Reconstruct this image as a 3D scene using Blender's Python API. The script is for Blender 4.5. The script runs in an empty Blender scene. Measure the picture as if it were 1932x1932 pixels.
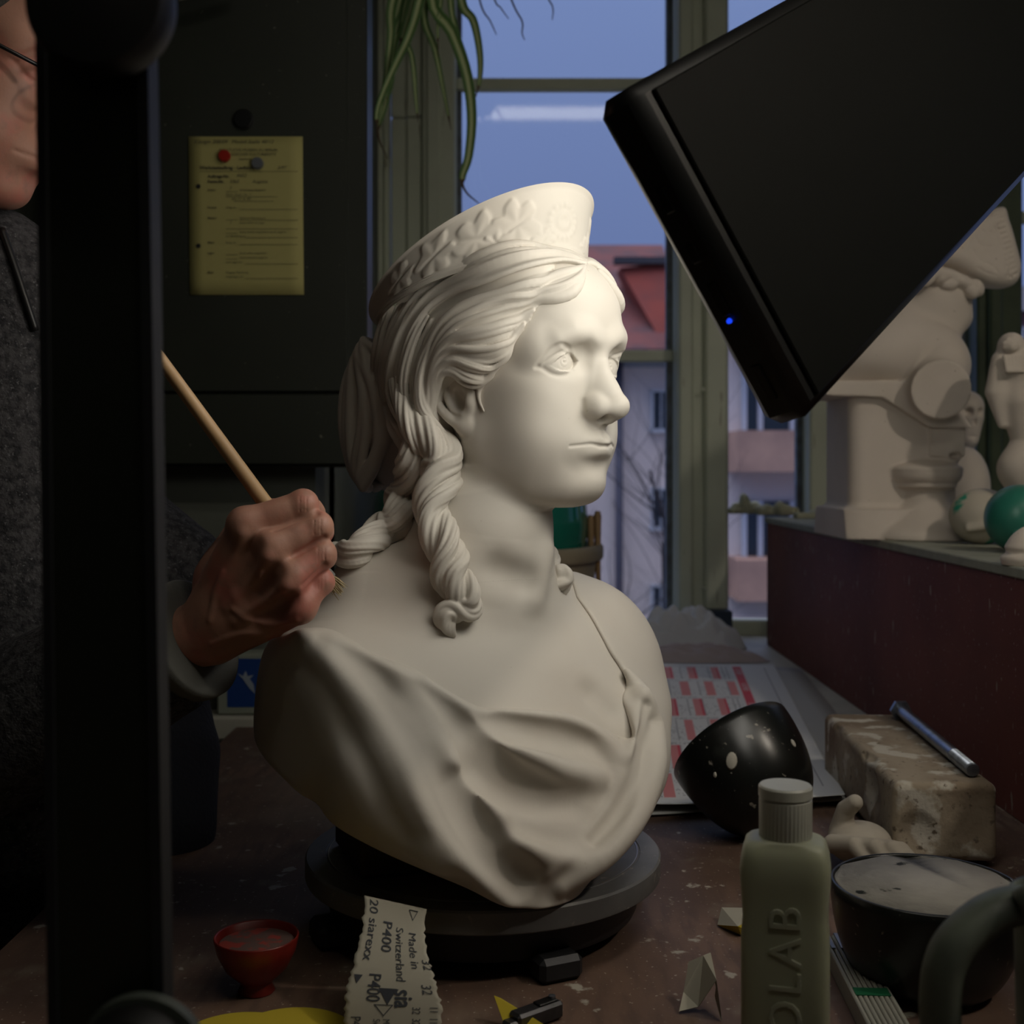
import bpy, math, random, hashlib
import numpy as np
from mathutils import Vector, Matrix
random.seed(7); RNG = np.random.default_rng(7)
SC = bpy.context.scene
COL = SC.collection
# ------------------------------------------------------------------ camera
FPX, CU, HV, CZ = 2300.0, 966.0, 880.0, 0.384      # focal (px), centre column, horizon row, eye height
cam_d = bpy.data.cameras.new('camera'); cam = bpy.data.objects.new('camera', cam_d); COL.objects.link(cam)
cam.location = (0, 0, CZ); cam.rotation_euler = (math.pi/2, 0, 0)
cam_d.sensor_width = 36; cam_d.lens = 36*FPX/1932.0
cam_d.shift_y = -(966.0-HV)/1932.0
cam_d.clip_start = 0.02; cam_d.clip_end = 300
cam_d.dof.use_dof = True; cam_d.dof.focus_distance = 0.99; cam_d.dof.aperture_fstop = 9.0
SC.camera = cam
# ------------------------------------------------------------------ world: blue hour sky
w = bpy.data.worlds.new('dusk_sky'); SC.world = w; w.use_nodes = True
nt = w.node_tree; nt.nodes.clear()
wo = nt.nodes.new('ShaderNodeOutputWorld'); bg = nt.nodes.new('ShaderNodeBackground')
tc = nt.nodes.new('ShaderNodeTexCoord'); sx = nt.nodes.new('ShaderNodeSeparateXYZ'); rp = nt.nodes.new('ShaderNodeValToRGB')
nt.links.new(tc.outputs['Generated'], sx.inputs[0]); nt.links.new(sx.outputs['Z'], rp.inputs[0])
rp.color_ramp.elements[0].position = 0.0; rp.color_ramp.elements[0].color = (0.125, 0.165, 0.35, 1)
rp.color_ramp.elements[1].position = 0.42; rp.color_ramp.elements[1].color = (0.200, 0.275, 0.54, 1)
zen = rp.color_ramp.elements.new(1.0); zen.color = (2.0, 2.0, 2.4, 1)
nt.links.new(rp.outputs[0], bg.inputs[0]); nt.links.new(bg.outputs[0], wo.inputs[0]); bg.inputs[1].default_value = 1.0
# ------------------------------------------------------------------ exposure
SC.view_settings.view_transform = 'Standard'; SC.view_settings.look = 'None'
SC.view_settings.gamma = 1; SC.view_settings.exposure = 0.0; SC.view_settings.use_curve_mapping = False
DEV = 0.85; TUBE = 5.5; LED = 5.0; PEND_FILL = 300
# ------------------------------------------------------------------ small helpers
def pix(u, v, d):
    """point seen at photograph pixel (u,v) at distance d"""
    return np.array([(u-CU)*d/FPX, d, CZ+(HV-v)*d/FPX])
def onz(u, v, z=0.0):
    """point seen at pixel (u,v) on the horizontal plane z"""
    d = (CZ-z)*FPX/(v-HV)
    return pix(u, v, d)
def unit(a):
    a = np.asarray(a, float); return a/np.linalg.norm(a)
def rotm(ax, deg):
    return np.array(Matrix.Rotation(math.radians(deg), 3, ax))
def tag(o, label=None, cat=None, group=None, kind=None):
    if label: o['label'] = label
    if cat: o['category'] = cat
    if group: o['group'] = group
    if kind: o['kind'] = kind
    return o
def empty(name, label, cat, loc, rz=0.0, group=None):
    o = bpy.data.objects.new(name, None); COL.objects.link(o); o.location = tuple(loc); o.rotation_euler = (0, 0, rz)
    o.empty_display_size = 0.02
    return tag(o, label, cat, group)
def raw_mesh(name, V, F, mat=None, smooth=True, parent=None, loc=None):
    """V (n,3), F list/array of polygons; world coordinates unless parent given -> placed relative to the parent"""
    V = np.asarray(V, np.float32)
    if parent is not None:
        M = parent_mat(parent); V = (V-np.array(M[1])) @ np.array(M[0])
    elif loc is not None:
        V = V-np.asarray(loc, np.float32)
    me = bpy.data.meshes.new(name)
    if isinstance(F, np.ndarray):
        n = F.shape[1]
        me.vertices.add(len(V)); me.vertices.foreach_set('co', np.ascontiguousarray(V, np.float32).ravel())
        me.loops.add(F.size); me.loops.foreach_set('vertex_index', F.astype(np.int32).ravel())
        me.polygons.add(len(F)); me.polygons.foreach_set('loop_start', np.arange(0, F.size, n, dtype=np.int32))
        me.polygons.foreach_set('loop_total', np.full(len(F), n, np.int32))
        me.update(calc_edges=True); me.validate()
    else:
        me.from_pydata([tuple(map(float, p)) for p in V], [], [tuple(map(int, f)) for f in F]); me.update()
    if smooth: me.polygons.foreach_set('use_smooth', [True]*len(me.polygons))
    if mat: me.materials.append(mat)
    o = bpy.data.objects.new(name, me); COL.objects.link(o)
    if parent is not None: o.parent = parent
    elif loc is not None: o.location = tuple(map(float, loc))
    return o
def parent_mat(p):
    """rotation (3x3) and origin of a chain of unscaled parents in world space"""
    R = np.eye(3); T = np.zeros(3); chain = []
    while p is not None: chain.append(p); p = p.parent
    for q in reversed(chain):
        r = np.array(q.rotation_euler.to_matrix()); T = T+R @ np.array(q.location); R = R @ r
    return R, T
class G:
    """collects plain geometry, then links it as ONE mesh object"""
    def __init__(s): s.V = []; s.F = []
    def add(s, V, F):
        b = len(s.V); s.V.extend([tuple(map(float, v)) for v in V]); s.F.extend([tuple(i+b for i in f) for f in F]); return s
    def box(s, c, size, R=None, bev=0.0):
        c = np.asarray(c, float); h = np.asarray(size, float)/2; R = np.eye(3) if R is None else np.asarray(R)
        if bev <= 0:
            v = [np.array([x, y, z])*h for x in (-1, 1) for y in (-1, 1) for z in (-1, 1)]
            f = [(0, 1, 3, 2), (4, 6, 7, 5), (0, 4, 5, 1), (2, 3, 7, 6), (0, 2, 6, 4), (1, 5, 7, 3)]
        else:
            bev = min(bev, min(h)*0.95); v = []; idx = {}
            for x in (-1, 1):
                for y in (-1, 1):
                    for z in (-1, 1):
                        for a in range(3):
                            p = np.array([x, y, z])*(h-bev); p[a] += (x, y, z)[a]*bev
                            idx[(x, y, z, a)] = len(v); v.append(p)
            f = []
            for a in range(3):
                b, c2 = (a+1) % 3, (a+2) % 3
                for sg in (-1, 1):
                    q = []
                    for (i, j) in ((-1, -1), (1, -1), (1, 1), (-1, 1)):
                        k = [0, 0, 0]; k[a] = sg; k[b] = i; k[c2] = j; q.append(idx[(*k, a)])
                    f.append(tuple(q if sg > 0 else q[::-1]))
            for a in range(3):          # edges along axis a
                b, c2 = (a+1) % 3, (a+2) % 3
                for i in (-1, 1):
                    for j in (-1, 1):
                        k0 = [0, 0, 0]; k1 = [0, 0, 0]; k0[a] = -1; k1[a] = 1; k0[b] = k1[b] = i; k0[c2] = k1[c2] = j
                        q = (idx[(*k0, b)], idx[(*k1, b)], idx[(*k1, c2)], idx[(*k0, c2)])
                        f.append(q if i*j < 0 else q[::-1])
            for x in (-1, 1):
                for y in (-1, 1):
                    for z in (-1, 1):
                        q = (idx[(x, y, z, 0)], idx[(x, y, z, 1)], idx[(x, y, z, 2)]); f.append(q if x*y*z > 0 else q[::-1])
        return s.add([c+R @ p for p in v], f)
    def lathe(s, prof, c=(0, 0, 0), R=None, n=64, squash=None, caps=True):
        """prof: list of (r,z); axis z"""
        R = np.eye(3) if R is None else np.asarray(R); c = np.asarray(c, float); V = []; F = []; m = len(prof)
        for (r, z) in prof:
            for k in range(n):
                a = 2*math.pi*k/n; p = np.array([r*math.cos(a), r*math.sin(a), z])
                if squash is not None: p = p*np.asarray(squash)
                V.append(c+R @ p)
        for j in range(m-1):
            for k in range(n):
                k2 = (k+1) % n; F.append((j*n+k, j*n+k2, (j+1)*n+k2, (j+1)*n+k))
        if caps and prof[0][0] > 1e-6: F.append(tuple(range(n-1, -1, -1)))
        if caps and prof[-1][0] > 1e-6: F.append(tuple((m-1)*n+k for k in range(n)))
        return s.add(V, F)
    def tube(s, pts, r, n=12, cap=True, flat=1.0, up=None):
        pts = [np.asarray(p, float) for p in pts]; m = len(pts)
        rr = [r]*m if np.isscalar(r) else list(r); V = []; F = []
        t0 = unit(pts[1]-pts[0]); u = np.cross(t0, (0, 0, 1) if up is None else up)
        if np.linalg.norm(u) < 1e-3: u = np.cross(t0, (1, 0, 0))
        u = unit(u)
        for i in range(m):
            t = unit(pts[min(i+1, m-1)]-pts[max(i-1, 0)]); u = unit(u-t*np.dot(u, t)); w2 = np.cross(t, u)
            for k in range(n):
                a = 2*math.pi*k/n; V.append(pts[i]+rr[i]*(u*math.cos(a)+w2*math.sin(a)*flat))
        for i in range(m-1):
            for k in range(n):
                k2 = (k+1) % n; F.append((i*n+k, i*n+k2, (i+1)*n+k2, (i+1)*n+k))
        if cap: F.append(tuple(range(n-1, -1, -1))); F.append(tuple((m-1)*n+k for k in range(n)))
        return s.add(V, F)
    def prism(s, poly, o, ex, ey, th):
        """poly 2D outline in the plane (o,ex,ey), thickness th along ex x ey"""
        o = np.asarray(o, float); ex = np.asarray(ex, float); ey = np.asarray(ey, float); nz = unit(np.cross(ex, ey)); n = len(poly)
        V = [o+ex*a+ey*b for a, b in poly]+[o+ex*a+ey*b+nz*th for a, b in poly]
        F = [tuple(range(n-1, -1, -1)), tuple(range(n, 2*n))]+[(i, (i+1) % n, n+(i+1) % n, n+i) for i in range(n)]
        return s.add(V, F)
    def grid(s, fn, nu, nv):
        V = [fn(i/nu, j/nv) for j in range(nv+1) for i in range(nu+1)]
        F = [(j*(nu+1)+i, j*(nu+1)+i+1, (j+1)*(nu+1)+i+1, (j+1)*(nu+1)+i) for j in range(nv) for i in range(nu)]
        return s.add(V, F)
    def build(s, name, mat, parent=None, smooth=False, loc=None, angle=None):
        o = raw_mesh(name, np.array(s.V), s.F, mat, smooth, parent, loc)
        if angle is not None:
            me = o.data; me.polygons.foreach_set('use_smooth', [True]*len(me.polygons))
            me.set_sharp_from_angle(angle=math.radians(angle))
        return o
def catmull(P, n):
    P = np.asarray(P, float); m = len(P)
    if m == 2: t = np.linspace(0, 1, n)[:, None]; return P[0]*(1-t)+P[1]*t
    Q = np.vstack([2*P[0]-P[1], P, 2*P[-1]-P[-2]]); out = []
    for s_ in np.linspace(0, m-1-1e-9, n):
        i = int(s_); t = s_-i; a, b, c, d = Q[i], Q[i+1], Q[i+2], Q[i+3]
        out.append(0.5*((2*b)+(-a+c)*t+(2*a-5*b+4*c-d)*t*t+(-a+3*b-3*c+d)*t**3))
    return np.array(out)
def spl(xs, ys, x):
    """smooth 1-D interpolation (monotone cubic) of the table xs,ys at array x"""
    xs = np.asarray(xs, float); ys = np.asarray(ys, float); x = np.clip(np.asarray(x, float), xs[0], xs[-1])
    dx = np.diff(xs); sl = np.diff(ys)/dx; m = np.zeros(len(xs)); m[1:-1] = (sl[:-1]*dx[1:]+sl[1:]*dx[:-1])/(dx[1:]+dx[:-1]); m[0] = sl[0]; m[-1] = sl[-1]
    i = np.clip(np.searchsorted(xs, x, side='right')-1, 0, len(xs)-2); t = (x-xs[i])/dx[i]; h = dx[i]
    return (2*t**3-3*t**2+1)*ys[i]+(t**3-2*t**2+t)*h*m[i]+(-2*t**3+3*t**2)*ys[i+1]+(t**3-t**2)*h*m[i+1]
# ------------------------------------------------------------------ sculpting volume (signed distance field on a grid)
BIG = 0.25
class Vol:
    def __init__(s, lo, hi, h, R=None, T=None):
        s.h = h; s.o = np.asarray(lo, float); n = np.ceil((np.asarray(hi, float)-s.o)/h).astype(int)+1
        s.A = np.full(tuple(n), BIG, np.float32); s.R = np.eye(3) if R is None else np.asarray(R, float); s.T = np.zeros(3) if T is None else np.asarray(T, float)
    def loc(s, P): return (np.asarray(P, float)-s.T) @ s.R          # world -> volume frame
    def wor(s, P): return np.asarray(P, float) @ s.R.T+s.T
    def sub(s, lo, hi):
        a = np.clip(np.floor((np.asarray(lo)-s.o)/s.h).astype(int), 0, np.array(s.A.shape)); b = np.clip(np.ceil((np.asarray(hi)-s.o)/s.h).astype(int)+1, 0, np.array(s.A.shape))
        if np.any(b <= a): return None
        sl = tuple(slice(int(i), int(j)) for i, j in zip(a, b))
        ax = [(s.o[k]+s.h*np.arange(a[k], b[k])).astype(np.float32) for k in range(3)]
        return sl, ax[0][:, None, None], ax[1][None, :, None], ax[2][None, None, :]
    def mix(s, sl, d, k, op):
        A = s.A[sl]
        if op == 'u':
            if k > 0: h = np.maximum(k-np.abs(A-d), 0)/k; s.A[sl] = np.minimum(A, d)-h*h*k*0.25
            else: s.A[sl] = np.minimum(A, d)
        elif op == 's':
            d = -d
            if k > 0: h = np.maximum(k-np.abs(A-d), 0)/k; s.A[sl] = np.maximum(A, d)+h*h*k*0.25
            else: s.A[sl] = np.maximum(A, d)
        elif op == 'i':
            if k > 0: h = np.maximum(k-np.abs(A-d), 0)/k; s.A[sl] = np.maximum(A, d)+h*h*k*0.25
            else: s.A[sl] = np.maximum(A, d)
    def fn(s, f, lo=None, hi=None, k=0.0, op='u'):
        """f(x,y,z) evaluated on the box lo..hi (whole volume if None)"""
        q = s.sub(s.o if lo is None else lo, s.o+s.h*np.array(s.A.shape) if hi is None else hi)
        if q is None: return s
        sl, x, y, z = q; d = f(x, y, z); s.mix(sl, np.broadcast_to(np.asarray(d, np.float32), s.A[sl].shape), k, op); return s
    def ell(s, c, r, k=0.0, op='u', R=None, mirror=False):
        c = np.asarray(c, float); r = np.ones(3)*np.asarray(r, float); R_ = np.eye(3) if R is None else np.asarray(R)
        ext = np.sqrt(((R_*r)**2).sum(1))+k+3*s.h
        def f(x, y, z):
            X, Y, Z = x-c[0], y-c[1], z-c[2]
            if R is not None:
                X, Y, Z = (X*R_[0, 0]+Y*R_[1, 0]+Z*R_[2, 0]), (X*R_[0, 1]+Y*R_[1, 1]+Z*R_[2, 1]), (X*R_[0, 2]+Y*R_[1, 2]+Z*R_[2, 2])
            k0 = np.sqrt((X/r[0])**2+(Y/r[1])**2+(Z/r[2])**2); k1 = np.sqrt((X/r[0]**2)**2+(Y/r[1]**2)**2+(Z/r[2]**2)**2)
            return k0*(k0-1)/np.maximum(k1, 1e-6)
        s.fn(f, c-ext, c+ext, k, op)
        if mirror:
            M = np.diag([1, -1, 1.]); s.ell(M @ c, r, k, op, None if R is None else M @ R_ @ M)
        return s
    def poly(s, P, r, k=0.0, op='u', mirror=False, squash=None):
        """tapering tube through the points P (volume frame), radii r"""
        P = np.asarray(P, float); n = len(P); r = np.ones(n)*np.asarray(r, float)
        mg = r.max()+k+3*s.h; q = s.sub(P.min(0)-mg, P.max(0)+mg)
        if q is None: return s
        sl, X, Y, Z = q; a0 = np.array([t.start for t in sl]); D = np.full(s.A[sl].shape, BIG, np.float32)
        for i in range(n-1):
            a, b = P[i], P[i+1]; m2 = max(r[i], r[i+1])+k+3*s.h; q2 = s.sub(np.minimum(a, b)-m2, np.maximum(a, b)+m2)
            if q2 is None: continue
            sl2, x, y, z = q2; ls = tuple(slice(t.start-o, t.stop-o) for t, o in zip(sl2, a0))
            ab = b-a; L = float(ab @ ab)+1e-12
            t = np.clip(((x-a[0])*ab[0]+(y-a[1])*ab[1]+(z-a[2])*ab[2])/L, 0, 1)
            d = np.sqrt((x-a[0]-t*ab[0])**2+(y-a[1]-t*ab[1])**2+(z-a[2]-t*ab[2])**2)-(r[i]+(r[i+1]-r[i])*t)
            D[ls] = np.minimum(D[ls], d)
        s.mix(sl, D, k, op)
        if mirror: s.poly(P*np.array([1, -1, 1.]), r, k, op)
        return s
    def half(s, p, n, k=0.0, op='i'):
        """keep the side the normal points away from"""
        p = np.asarray(p, float); n = unit(n); return s.fn(lambda x, y, z: (x-p[0])*n[0]+(y-p[1])*n[1]+(z-p[2])*n[2], None, None, k, op)
    def val(s, P):
        P = (np.asarray(P, float)-s.o)/s.h; n = np.array(s.A.shape); Q = np.clip(P, 0, n-1.001); i = Q.astype(int); f = Q-i; out = 0
        for dx in (0, 1):
            for dy in (0, 1):
                for dz in (0, 1):
                    w_ = (f[..., 0] if dx else 1-f[..., 0])*(f[..., 1] if dy else 1-f[..., 1])*(f[..., 2] if dz else 1-f[..., 2])
                    out = out+w_*s.A[i[..., 0]+dx, i[..., 1]+dy, i[..., 2]+dz]
        return np.where(np.any((P < 0) | (P > n-1), axis=-1), BIG, out)
    def nrm(s, P):
        e = s.h*1.5; g = np.stack([s.val(P+np.eye(3)[k]*e)-s.val(P-np.eye(3)[k]*e) for k in range(3)], -1)
        return g/np.maximum(np.linalg.norm(g, axis=-1, keepdims=True), 1e-9)
    def hit(s, UV, lift=0.0, dmin=0.6, dmax=1.5, side=None):
        """first surface point (volume frame) behind each pixel of the photograph; misses take the closest approach"""
        UV = np.asarray(UV, float); st = 0.0015; ds = np.arange(dmin, dmax, st); out = []
        for (u, v) in UV:
            P = s.loc(np.stack([(u-CU)*ds/FPX, ds, CZ+(HV-v)*ds/FPX], -1)); a = s.val(P); neg = np.where(a < 0)[0]
            if len(neg):
                i = neg[0]; t = a[i-1]/(a[i-1]-a[i]) if i > 0 else 0; p = P[i-1]*(1-t)+P[i]*t if i > 0 else P[0]
            else:
                i = int(np.argmin(a)); p = P[i]
                for _ in range(4): p = p-s.nrm(p)*s.val(p)
            out.append(p)
        out = np.array(out)
        if lift: out = out+s.nrm(out)*np.asarray(lift).reshape(-1, 1) if not np.isscalar(lift) else out+s.nrm(out)*lift
        return out
    def smooth(s, n=1):
        for _ in range(n):
            for ax in range(3):
                B = s.A; s.A = B.copy(); c = [slice(None)]*3; l = list(c); r_ = list(c); c[ax] = slice(1, -1); l[ax] = slice(0, -2); r_[ax] = slice(2, None)
                s.A[tuple(c)] = 0.5*B[tuple(c)]+0.25*(B[tuple(l)]+B[tuple(r_)])
        return s
    def mesh(s):
        A = s.A; A[0], A[-1] = BIG, BIG; A[:, 0], A[:, -1] = BIG, BIG; A[:, :, 0], A[:, :, -1] = BIG, BIG
        S = A < 0; nx, ny, nz = A.shape
        cnt = np.zeros((nx-1, ny-1, nz-1), np.int8)
        for dx in (0, 1):
            for dy in (0, 1):
                for dz in (0, 1): cnt += S[dx:nx-1+dx, dy:ny-1+dy, dz:nz-1+dz]
        I = np.argwhere((cnt > 0) & (cnt < 8)); idx = np.full(cnt.shape, -1, np.int32); idx[I[:, 0], I[:, 1], I[:, 2]] = np.arange(len(I))
        C = [(dx, dy, dz) for dx in (0, 1) for dy in (0, 1) for dz in (0, 1)]; val = np.stack([A[I[:, 0]+c[0], I[:, 1]+c[1], I[:, 2]+c[2]] for c in C], 1)
        P = np.zeros((len(I), 3)); W = np.zeros(len(I))
        for a in range(8):
            for b in range(a+1, 8):
                ca, cb = np.array(C[a]), np.array(C[b])
                if np.abs(ca-cb).sum() != 1: continue
                m = (val[:, a] < 0) != (val[:, b] < 0); t = np.where(m, val[:, a]/np.where(m, val[:, a]-val[:, b], 1), 0)
                P += m[:, None]*(ca+(cb-ca)*t[:, None]); W += m
        V = s.o+s.h*(I+P/W[:, None]); F = []
        for ax in range(3):
            b, c = (ax+1) % 3, (ax+2) % 3; s0 = [slice(0, -1)]*3; s1 = list(s0); s1[ax] = slice(1, None)
            for q in (b, c): s0[q] = slice(1, -1); s1[q] = slice(1, -1)
            a0, a1 = S[tuple(s0)], S[tuple(s1)]
            for sgn, m in ((0, a0 & ~a1), (1, ~a0 & a1)):
                J = np.argwhere(m); off = np.zeros(3, int); off[b] = 1; off[c] = 1; J = J+off; e = []
                for (i, j) in ((-1, -1), (0, -1), (0, 0), (-1, 0)):
                    K = J.copy(); K[:, b] += i; K[:, c] += j; e.append(idx[K[:, 0], K[:, 1], K[:, 2]])
                f = np.stack(e, 1); F.append(f if sgn == 0 else f[:, ::-1])
        return s.wor(V), np.vstack(F)
def poly_sdf(UV, poly):
    """signed distance (pixels) to a closed polygon, negative inside"""
    px, py = UV; P = np.asarray(poly, np.float32); n = len(P); d = np.full(np.broadcast(px, py).shape, 1e9, np.float32); inside = np.zeros(d.shape, bool)
    for i in range(n):
        a, b = P[i], P[(i+1) % n]; ex, ey = b-a; t = np.clip(((px-a[0])*ex+(py-a[1])*ey)/(ex*ex+ey*ey+1e-9), 0, 1)
        d = np.minimum(d, (px-a[0]-t*ex)**2+(py-a[1]-t*ey)**2)
        c = ((a[1] > py) != (b[1] > py)) & (px < (b[0]-a[0])*(py-a[1])/(b[1]-a[1]+1e-9)+a[0]); inside ^= c
    d = np.sqrt(d); return np.where(inside, -d, d)
def join(*ms):
    V = []; F = []; b = 0
    for v, f in ms: V.append(v); F.append(f+b); b += len(v)
    return np.vstack(V), np.vstack(F)
# ------------------------------------------------------------------ materials
MATS = {}
def mat(name, col, rough=0.6, metal=0.0, noise=None, bump=None, emit=None, spec=None, sss=None, coat=None):
    """col linear rgb; noise=(scale, colour2, lo, hi[, stretch]); bump=(scale, strength, distance)"""
    if name in MATS: return MATS[name]
    m = bpy.data.materials.new(name); m.use_nodes = True; t = m.node_tree; b = t.nodes['Principled BSDF']; L = t.links
    b.inputs['Base Color'].default_value = (*col, 1); b.inputs['Roughness'].default_value = rough; b.inputs['Metallic'].default_value = metal
    if spec is not None: b.inputs['Specular IOR Level'].default_value = spec
    if coat is not None: b.inputs['Coat Weight'].default_value = coat
    if sss is not None:
        b.inputs['Subsurface Weight'].default_value = sss[0]; b.inputs['Subsurface Radius'].default_value = sss[1]; b.inputs['Subsurface Scale'].default_value = sss[2]
    tc_ = t.nodes.new('ShaderNodeTexCoord'); last = None
    if noise:
        lst = noise if isinstance(noise, list) else [noise]
        for nz in lst:
            mp = t.nodes.new('ShaderNodeMapping'); L.new(tc_.outputs['Object'], mp.inputs[0])
            if len(nz) > 4: mp.inputs['Scale'].default_value = nz[4]
            n = t.nodes.new('ShaderNodeTexNoise'); n.inputs['Scale'].default_value = nz[0]; n.inputs['Detail'].default_value = 6; L.new(mp.outputs[0], n.inputs['Vector'])
            r = t.nodes.new('ShaderNodeValToRGB'); r.color_ramp.elements[0].position = nz[2]; r.color_ramp.elements[1].position = nz[3]; L.new(n.outputs['Fac'], r.inputs[0])
            mx = t.nodes.new('ShaderNodeMix'); mx.data_type = 'RGBA'; L.new(r.outputs[0], mx.inputs['Factor'])
            if last is None: mx.inputs['A'].default_value = (*col, 1)
            else: L.new(last, mx.inputs['A'])
            mx.inputs['B'].default_value = (*nz[1], 1); last = mx.outputs['Result']
        L.new(last, b.inputs['Base Color'])
    if bump:
        lst = bump if isinstance(bump, list) else [bump]; prev = None
        for bp in lst:
            mp = t.nodes.new('ShaderNodeMapping'); L.new(tc_.outputs['Object'], mp.inputs[0])
            if len(bp) > 3: mp.inputs['Scale'].default_value = bp[3]
            n = t.nodes.new('ShaderNodeTexNoise'); n.inputs['Scale'].default_value = bp[0]; n.inputs['Detail'].default_value = 5; L.new(mp.outputs[0], n.inputs['Vector'])
            bu = t.nodes.new('ShaderNodeBump'); bu.inputs['Strength'].default_value = bp[1]; bu.inputs['Distance'].default_value = bp[2]; L.new(n.outputs['Fac'], bu.inputs['Height'])
            if prev: L.new(prev, bu.inputs['Normal'])
            prev = bu.outputs[0]
        L.new(prev, b.inputs['Normal'])
    if emit: b.inputs['Emission Color'].default_value = (*emit[0], 1); b.inputs['Emission Strength'].default_value = emit[1]
    MATS[name] = m; return m
# ------------------------------------------------------------------ LED panel light (upper right, lights the bust)
LED_E1 = unit((.1624, .0594, -.2716)); LED_E2 = unit((.886, 1.0, .748)); LED_N = np.cross(LED_E1, LED_E2); LED_N = LED_N/np.linalg.norm(LED_N)  # N: towards viewer side (back cover)
LED_D = 0.68; LED_A = pix(1190, 160, LED_D); LED_L1 = 0.322*LED_D; LED_L2 = 0.60; LED_T = 0.034
# ================================================================== ROOM
WY = 2.80            # window plane
M_CREAM = mat('aged_cream_paint', (.56, .60, .47), .45, noise=[(6, (.48, .51, .40), .4, .7), (60, (.22, .2, .13), .66, .74, (1, 1, .15))], bump=[(40, .15, .002)])
M_WALL = mat('grey_green_wall', (.115, .125, .105), .85, noise=(7, (.10, .11, .09), .35, .7), bump=[(60, .4, .003)])
M_CEIL = mat('white_ceiling_paint', (.55, .54, .50), .9, bump=[(60, .2, .002)])
M_FLOOR = mat('worn_floor', (.10, .085, .07), .6, noise=(5, (.05, .045, .04), .4, .6), bump=[(40, .2, .002)])
M_SILL = mat('pale_sill_paint', (.48, .47, .40), .5, noise=(12, (.35, .34, .29), .4, .7), bump=[(50, .15, .002)])
def struct(g, name, m, **k): o = g.build(name, m, **k); tag(o, kind='structure'); return o
struct(G().box((.3, 1.0, -.925), (5, 4.2, .05)), 'floor', M_FLOOR)
struct(G().box((.3, 1.0, 2.425), (5, 4.2, .05)), 'ceiling', M_CEIL)
struct(G().box((-2.225, 1.0, .75), (.05, 4.2, 3.4)), 'wall_left', M_WALL)
struct(G().box((2.825, 1.0, .75), (.05, 4.2, 3.4)), 'wall_right', M_WALL)
struct(G().box((.3, -1.125, .75), (5, .05, 3.4)), 'wall_rear', M_WALL)
NX = -.300           # left edge of the window recess
struct(G().box((-1.25, 1.96, .75), (1.90, .20, 3.3)).box((-1.25, 2.45, .75), (1.90, .9, 3.3)), 'wall_front', M_WALL)
struct(G().box((.3+.95, WY+.05, -.50), (3.9-.75, .14, .80)).box((1.25, WY+.05, 2.22), (3.15, .14, .36)), 'wall_window', M_WALL)
# reveal lining of the recess, boarded
g = G(); px_ = lambda u: (u-CU)*WY/FPX
for (u0, u1, z0, z1, dy) in ((719, 728, .0, 2.0, .03), (729, 740, .0, 2.0, .012), (742, 770, 1.172, 2.0, .0), (742, 770, .0, 1.170, .0), (771, 799, .0, 1.170, .006), (771, 799, 1.172, 2.0, .006)):
    g.box(((px_(u0)+px_(u1))/2, WY-.03-dy, (z0+z1)/2), (px_(u1)-px_(u0), .04, z1-z0), bev=.003)
struct(g, 'trim_1', M_CREAM)
sill = struct(G().box((.59, 2.29, -.020), (1.78, .98, .040), bev=.006), 'trim_2', M_SILL)
struct(G().box((-.75, 1.830, -.004), (.89, .058, .036), bev=.004), 'trim_3', M_SILL)
# window: posts, rails, panes
def upx(u): return (u-CU)*WY/FPX
def vz(v): return CZ+(HV-v)*WY/FPX
M_GLASS = bpy.data.materials.new('window_glass'); M_GLASS.use_nodes = True
t = M_GLASS.node_tree; t.nodes.clear(); o_ = t.nodes.new('ShaderNodeOutputMaterial'); tr = t.nodes.new('ShaderNodeBsdfTransparent'); gl = t.nodes.new('ShaderNodeBsdfGlossy'); mx = t.nodes.new('ShaderNodeMixShader')
tr.inputs[0].default_value = (.95, .97, .97, 1); gl.inputs['Roughness'].default_value = .035; lw = t.nodes.new('ShaderNodeFresnel'); lw.inputs[0].default_value = 1.5
mu = t.nodes.new('ShaderNodeMath'); mu.operation = 'MULTIPLY'; mu.inputs[1].default_value = .65; t.links.new(lw.outputs[0], mu.inputs[0]); t.links.new(mu.outputs[0], mx.inputs[0])
t.links.new(tr.outputs[0], mx.inputs[1]); t.links.new(gl.outputs[0], mx.inputs[2]); t.links.new(mx.outputs[0], o_.inputs[0])
M_SEAL = mat('grey_glazing_bar', (.13, .16, .20), .5, noise=(30, (.08, .09, .1), .4, .6))
def window(n, u0, u1, rails, z0, z1, bars=True):
    w_ = G(); x0, x1 = upx(u0), upx(u1)
    w_.box(((x0+x1)/2, WY, z0-.022), (x1-x0+.06, .05, .044), bev=.004)
    w_.box(((x0+x1)/2, WY, z1+.03), (x1-x0+.06, .05, .06), bev=.004)
    for v in rails:
        w_.box(((x0+x1)/2, WY, vz(v)), (x1-x0, .030, .026), bev=.003)
    o = struct(w_, 'window_%d' % n, M_CREAM)
    b = G()
    for x in (x0+.004, x1-.006): b.box((x, WY+.012, (z0+z1)/2), (.014, .026, z1-z0))
    b.build('glazing_bar', M_SEAL, o)
    zs_ = [z0]+sorted(vz(v) for v in rails)+[z1]; p = G()
    for a, c in zip(zs_[:-1], zs_[1:]): p.box(((x0+x1)/2, WY+.006, (a+c)/2), (x1-x0-.004, .004, c-a-.02))
    p.build('pane', M_GLASS, o)
    return o
Z0, Z1 = vz(1168), 1.98
window(1, 862, 1268, (672, 161), Z0, Z1); window(2, 1365, 1514, (402,), Z0, Z1); window(3, 1588, 1822, (402,), Z0, Z1); window(4, 1906, 2500, (411,), Z0, Z1)
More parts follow.
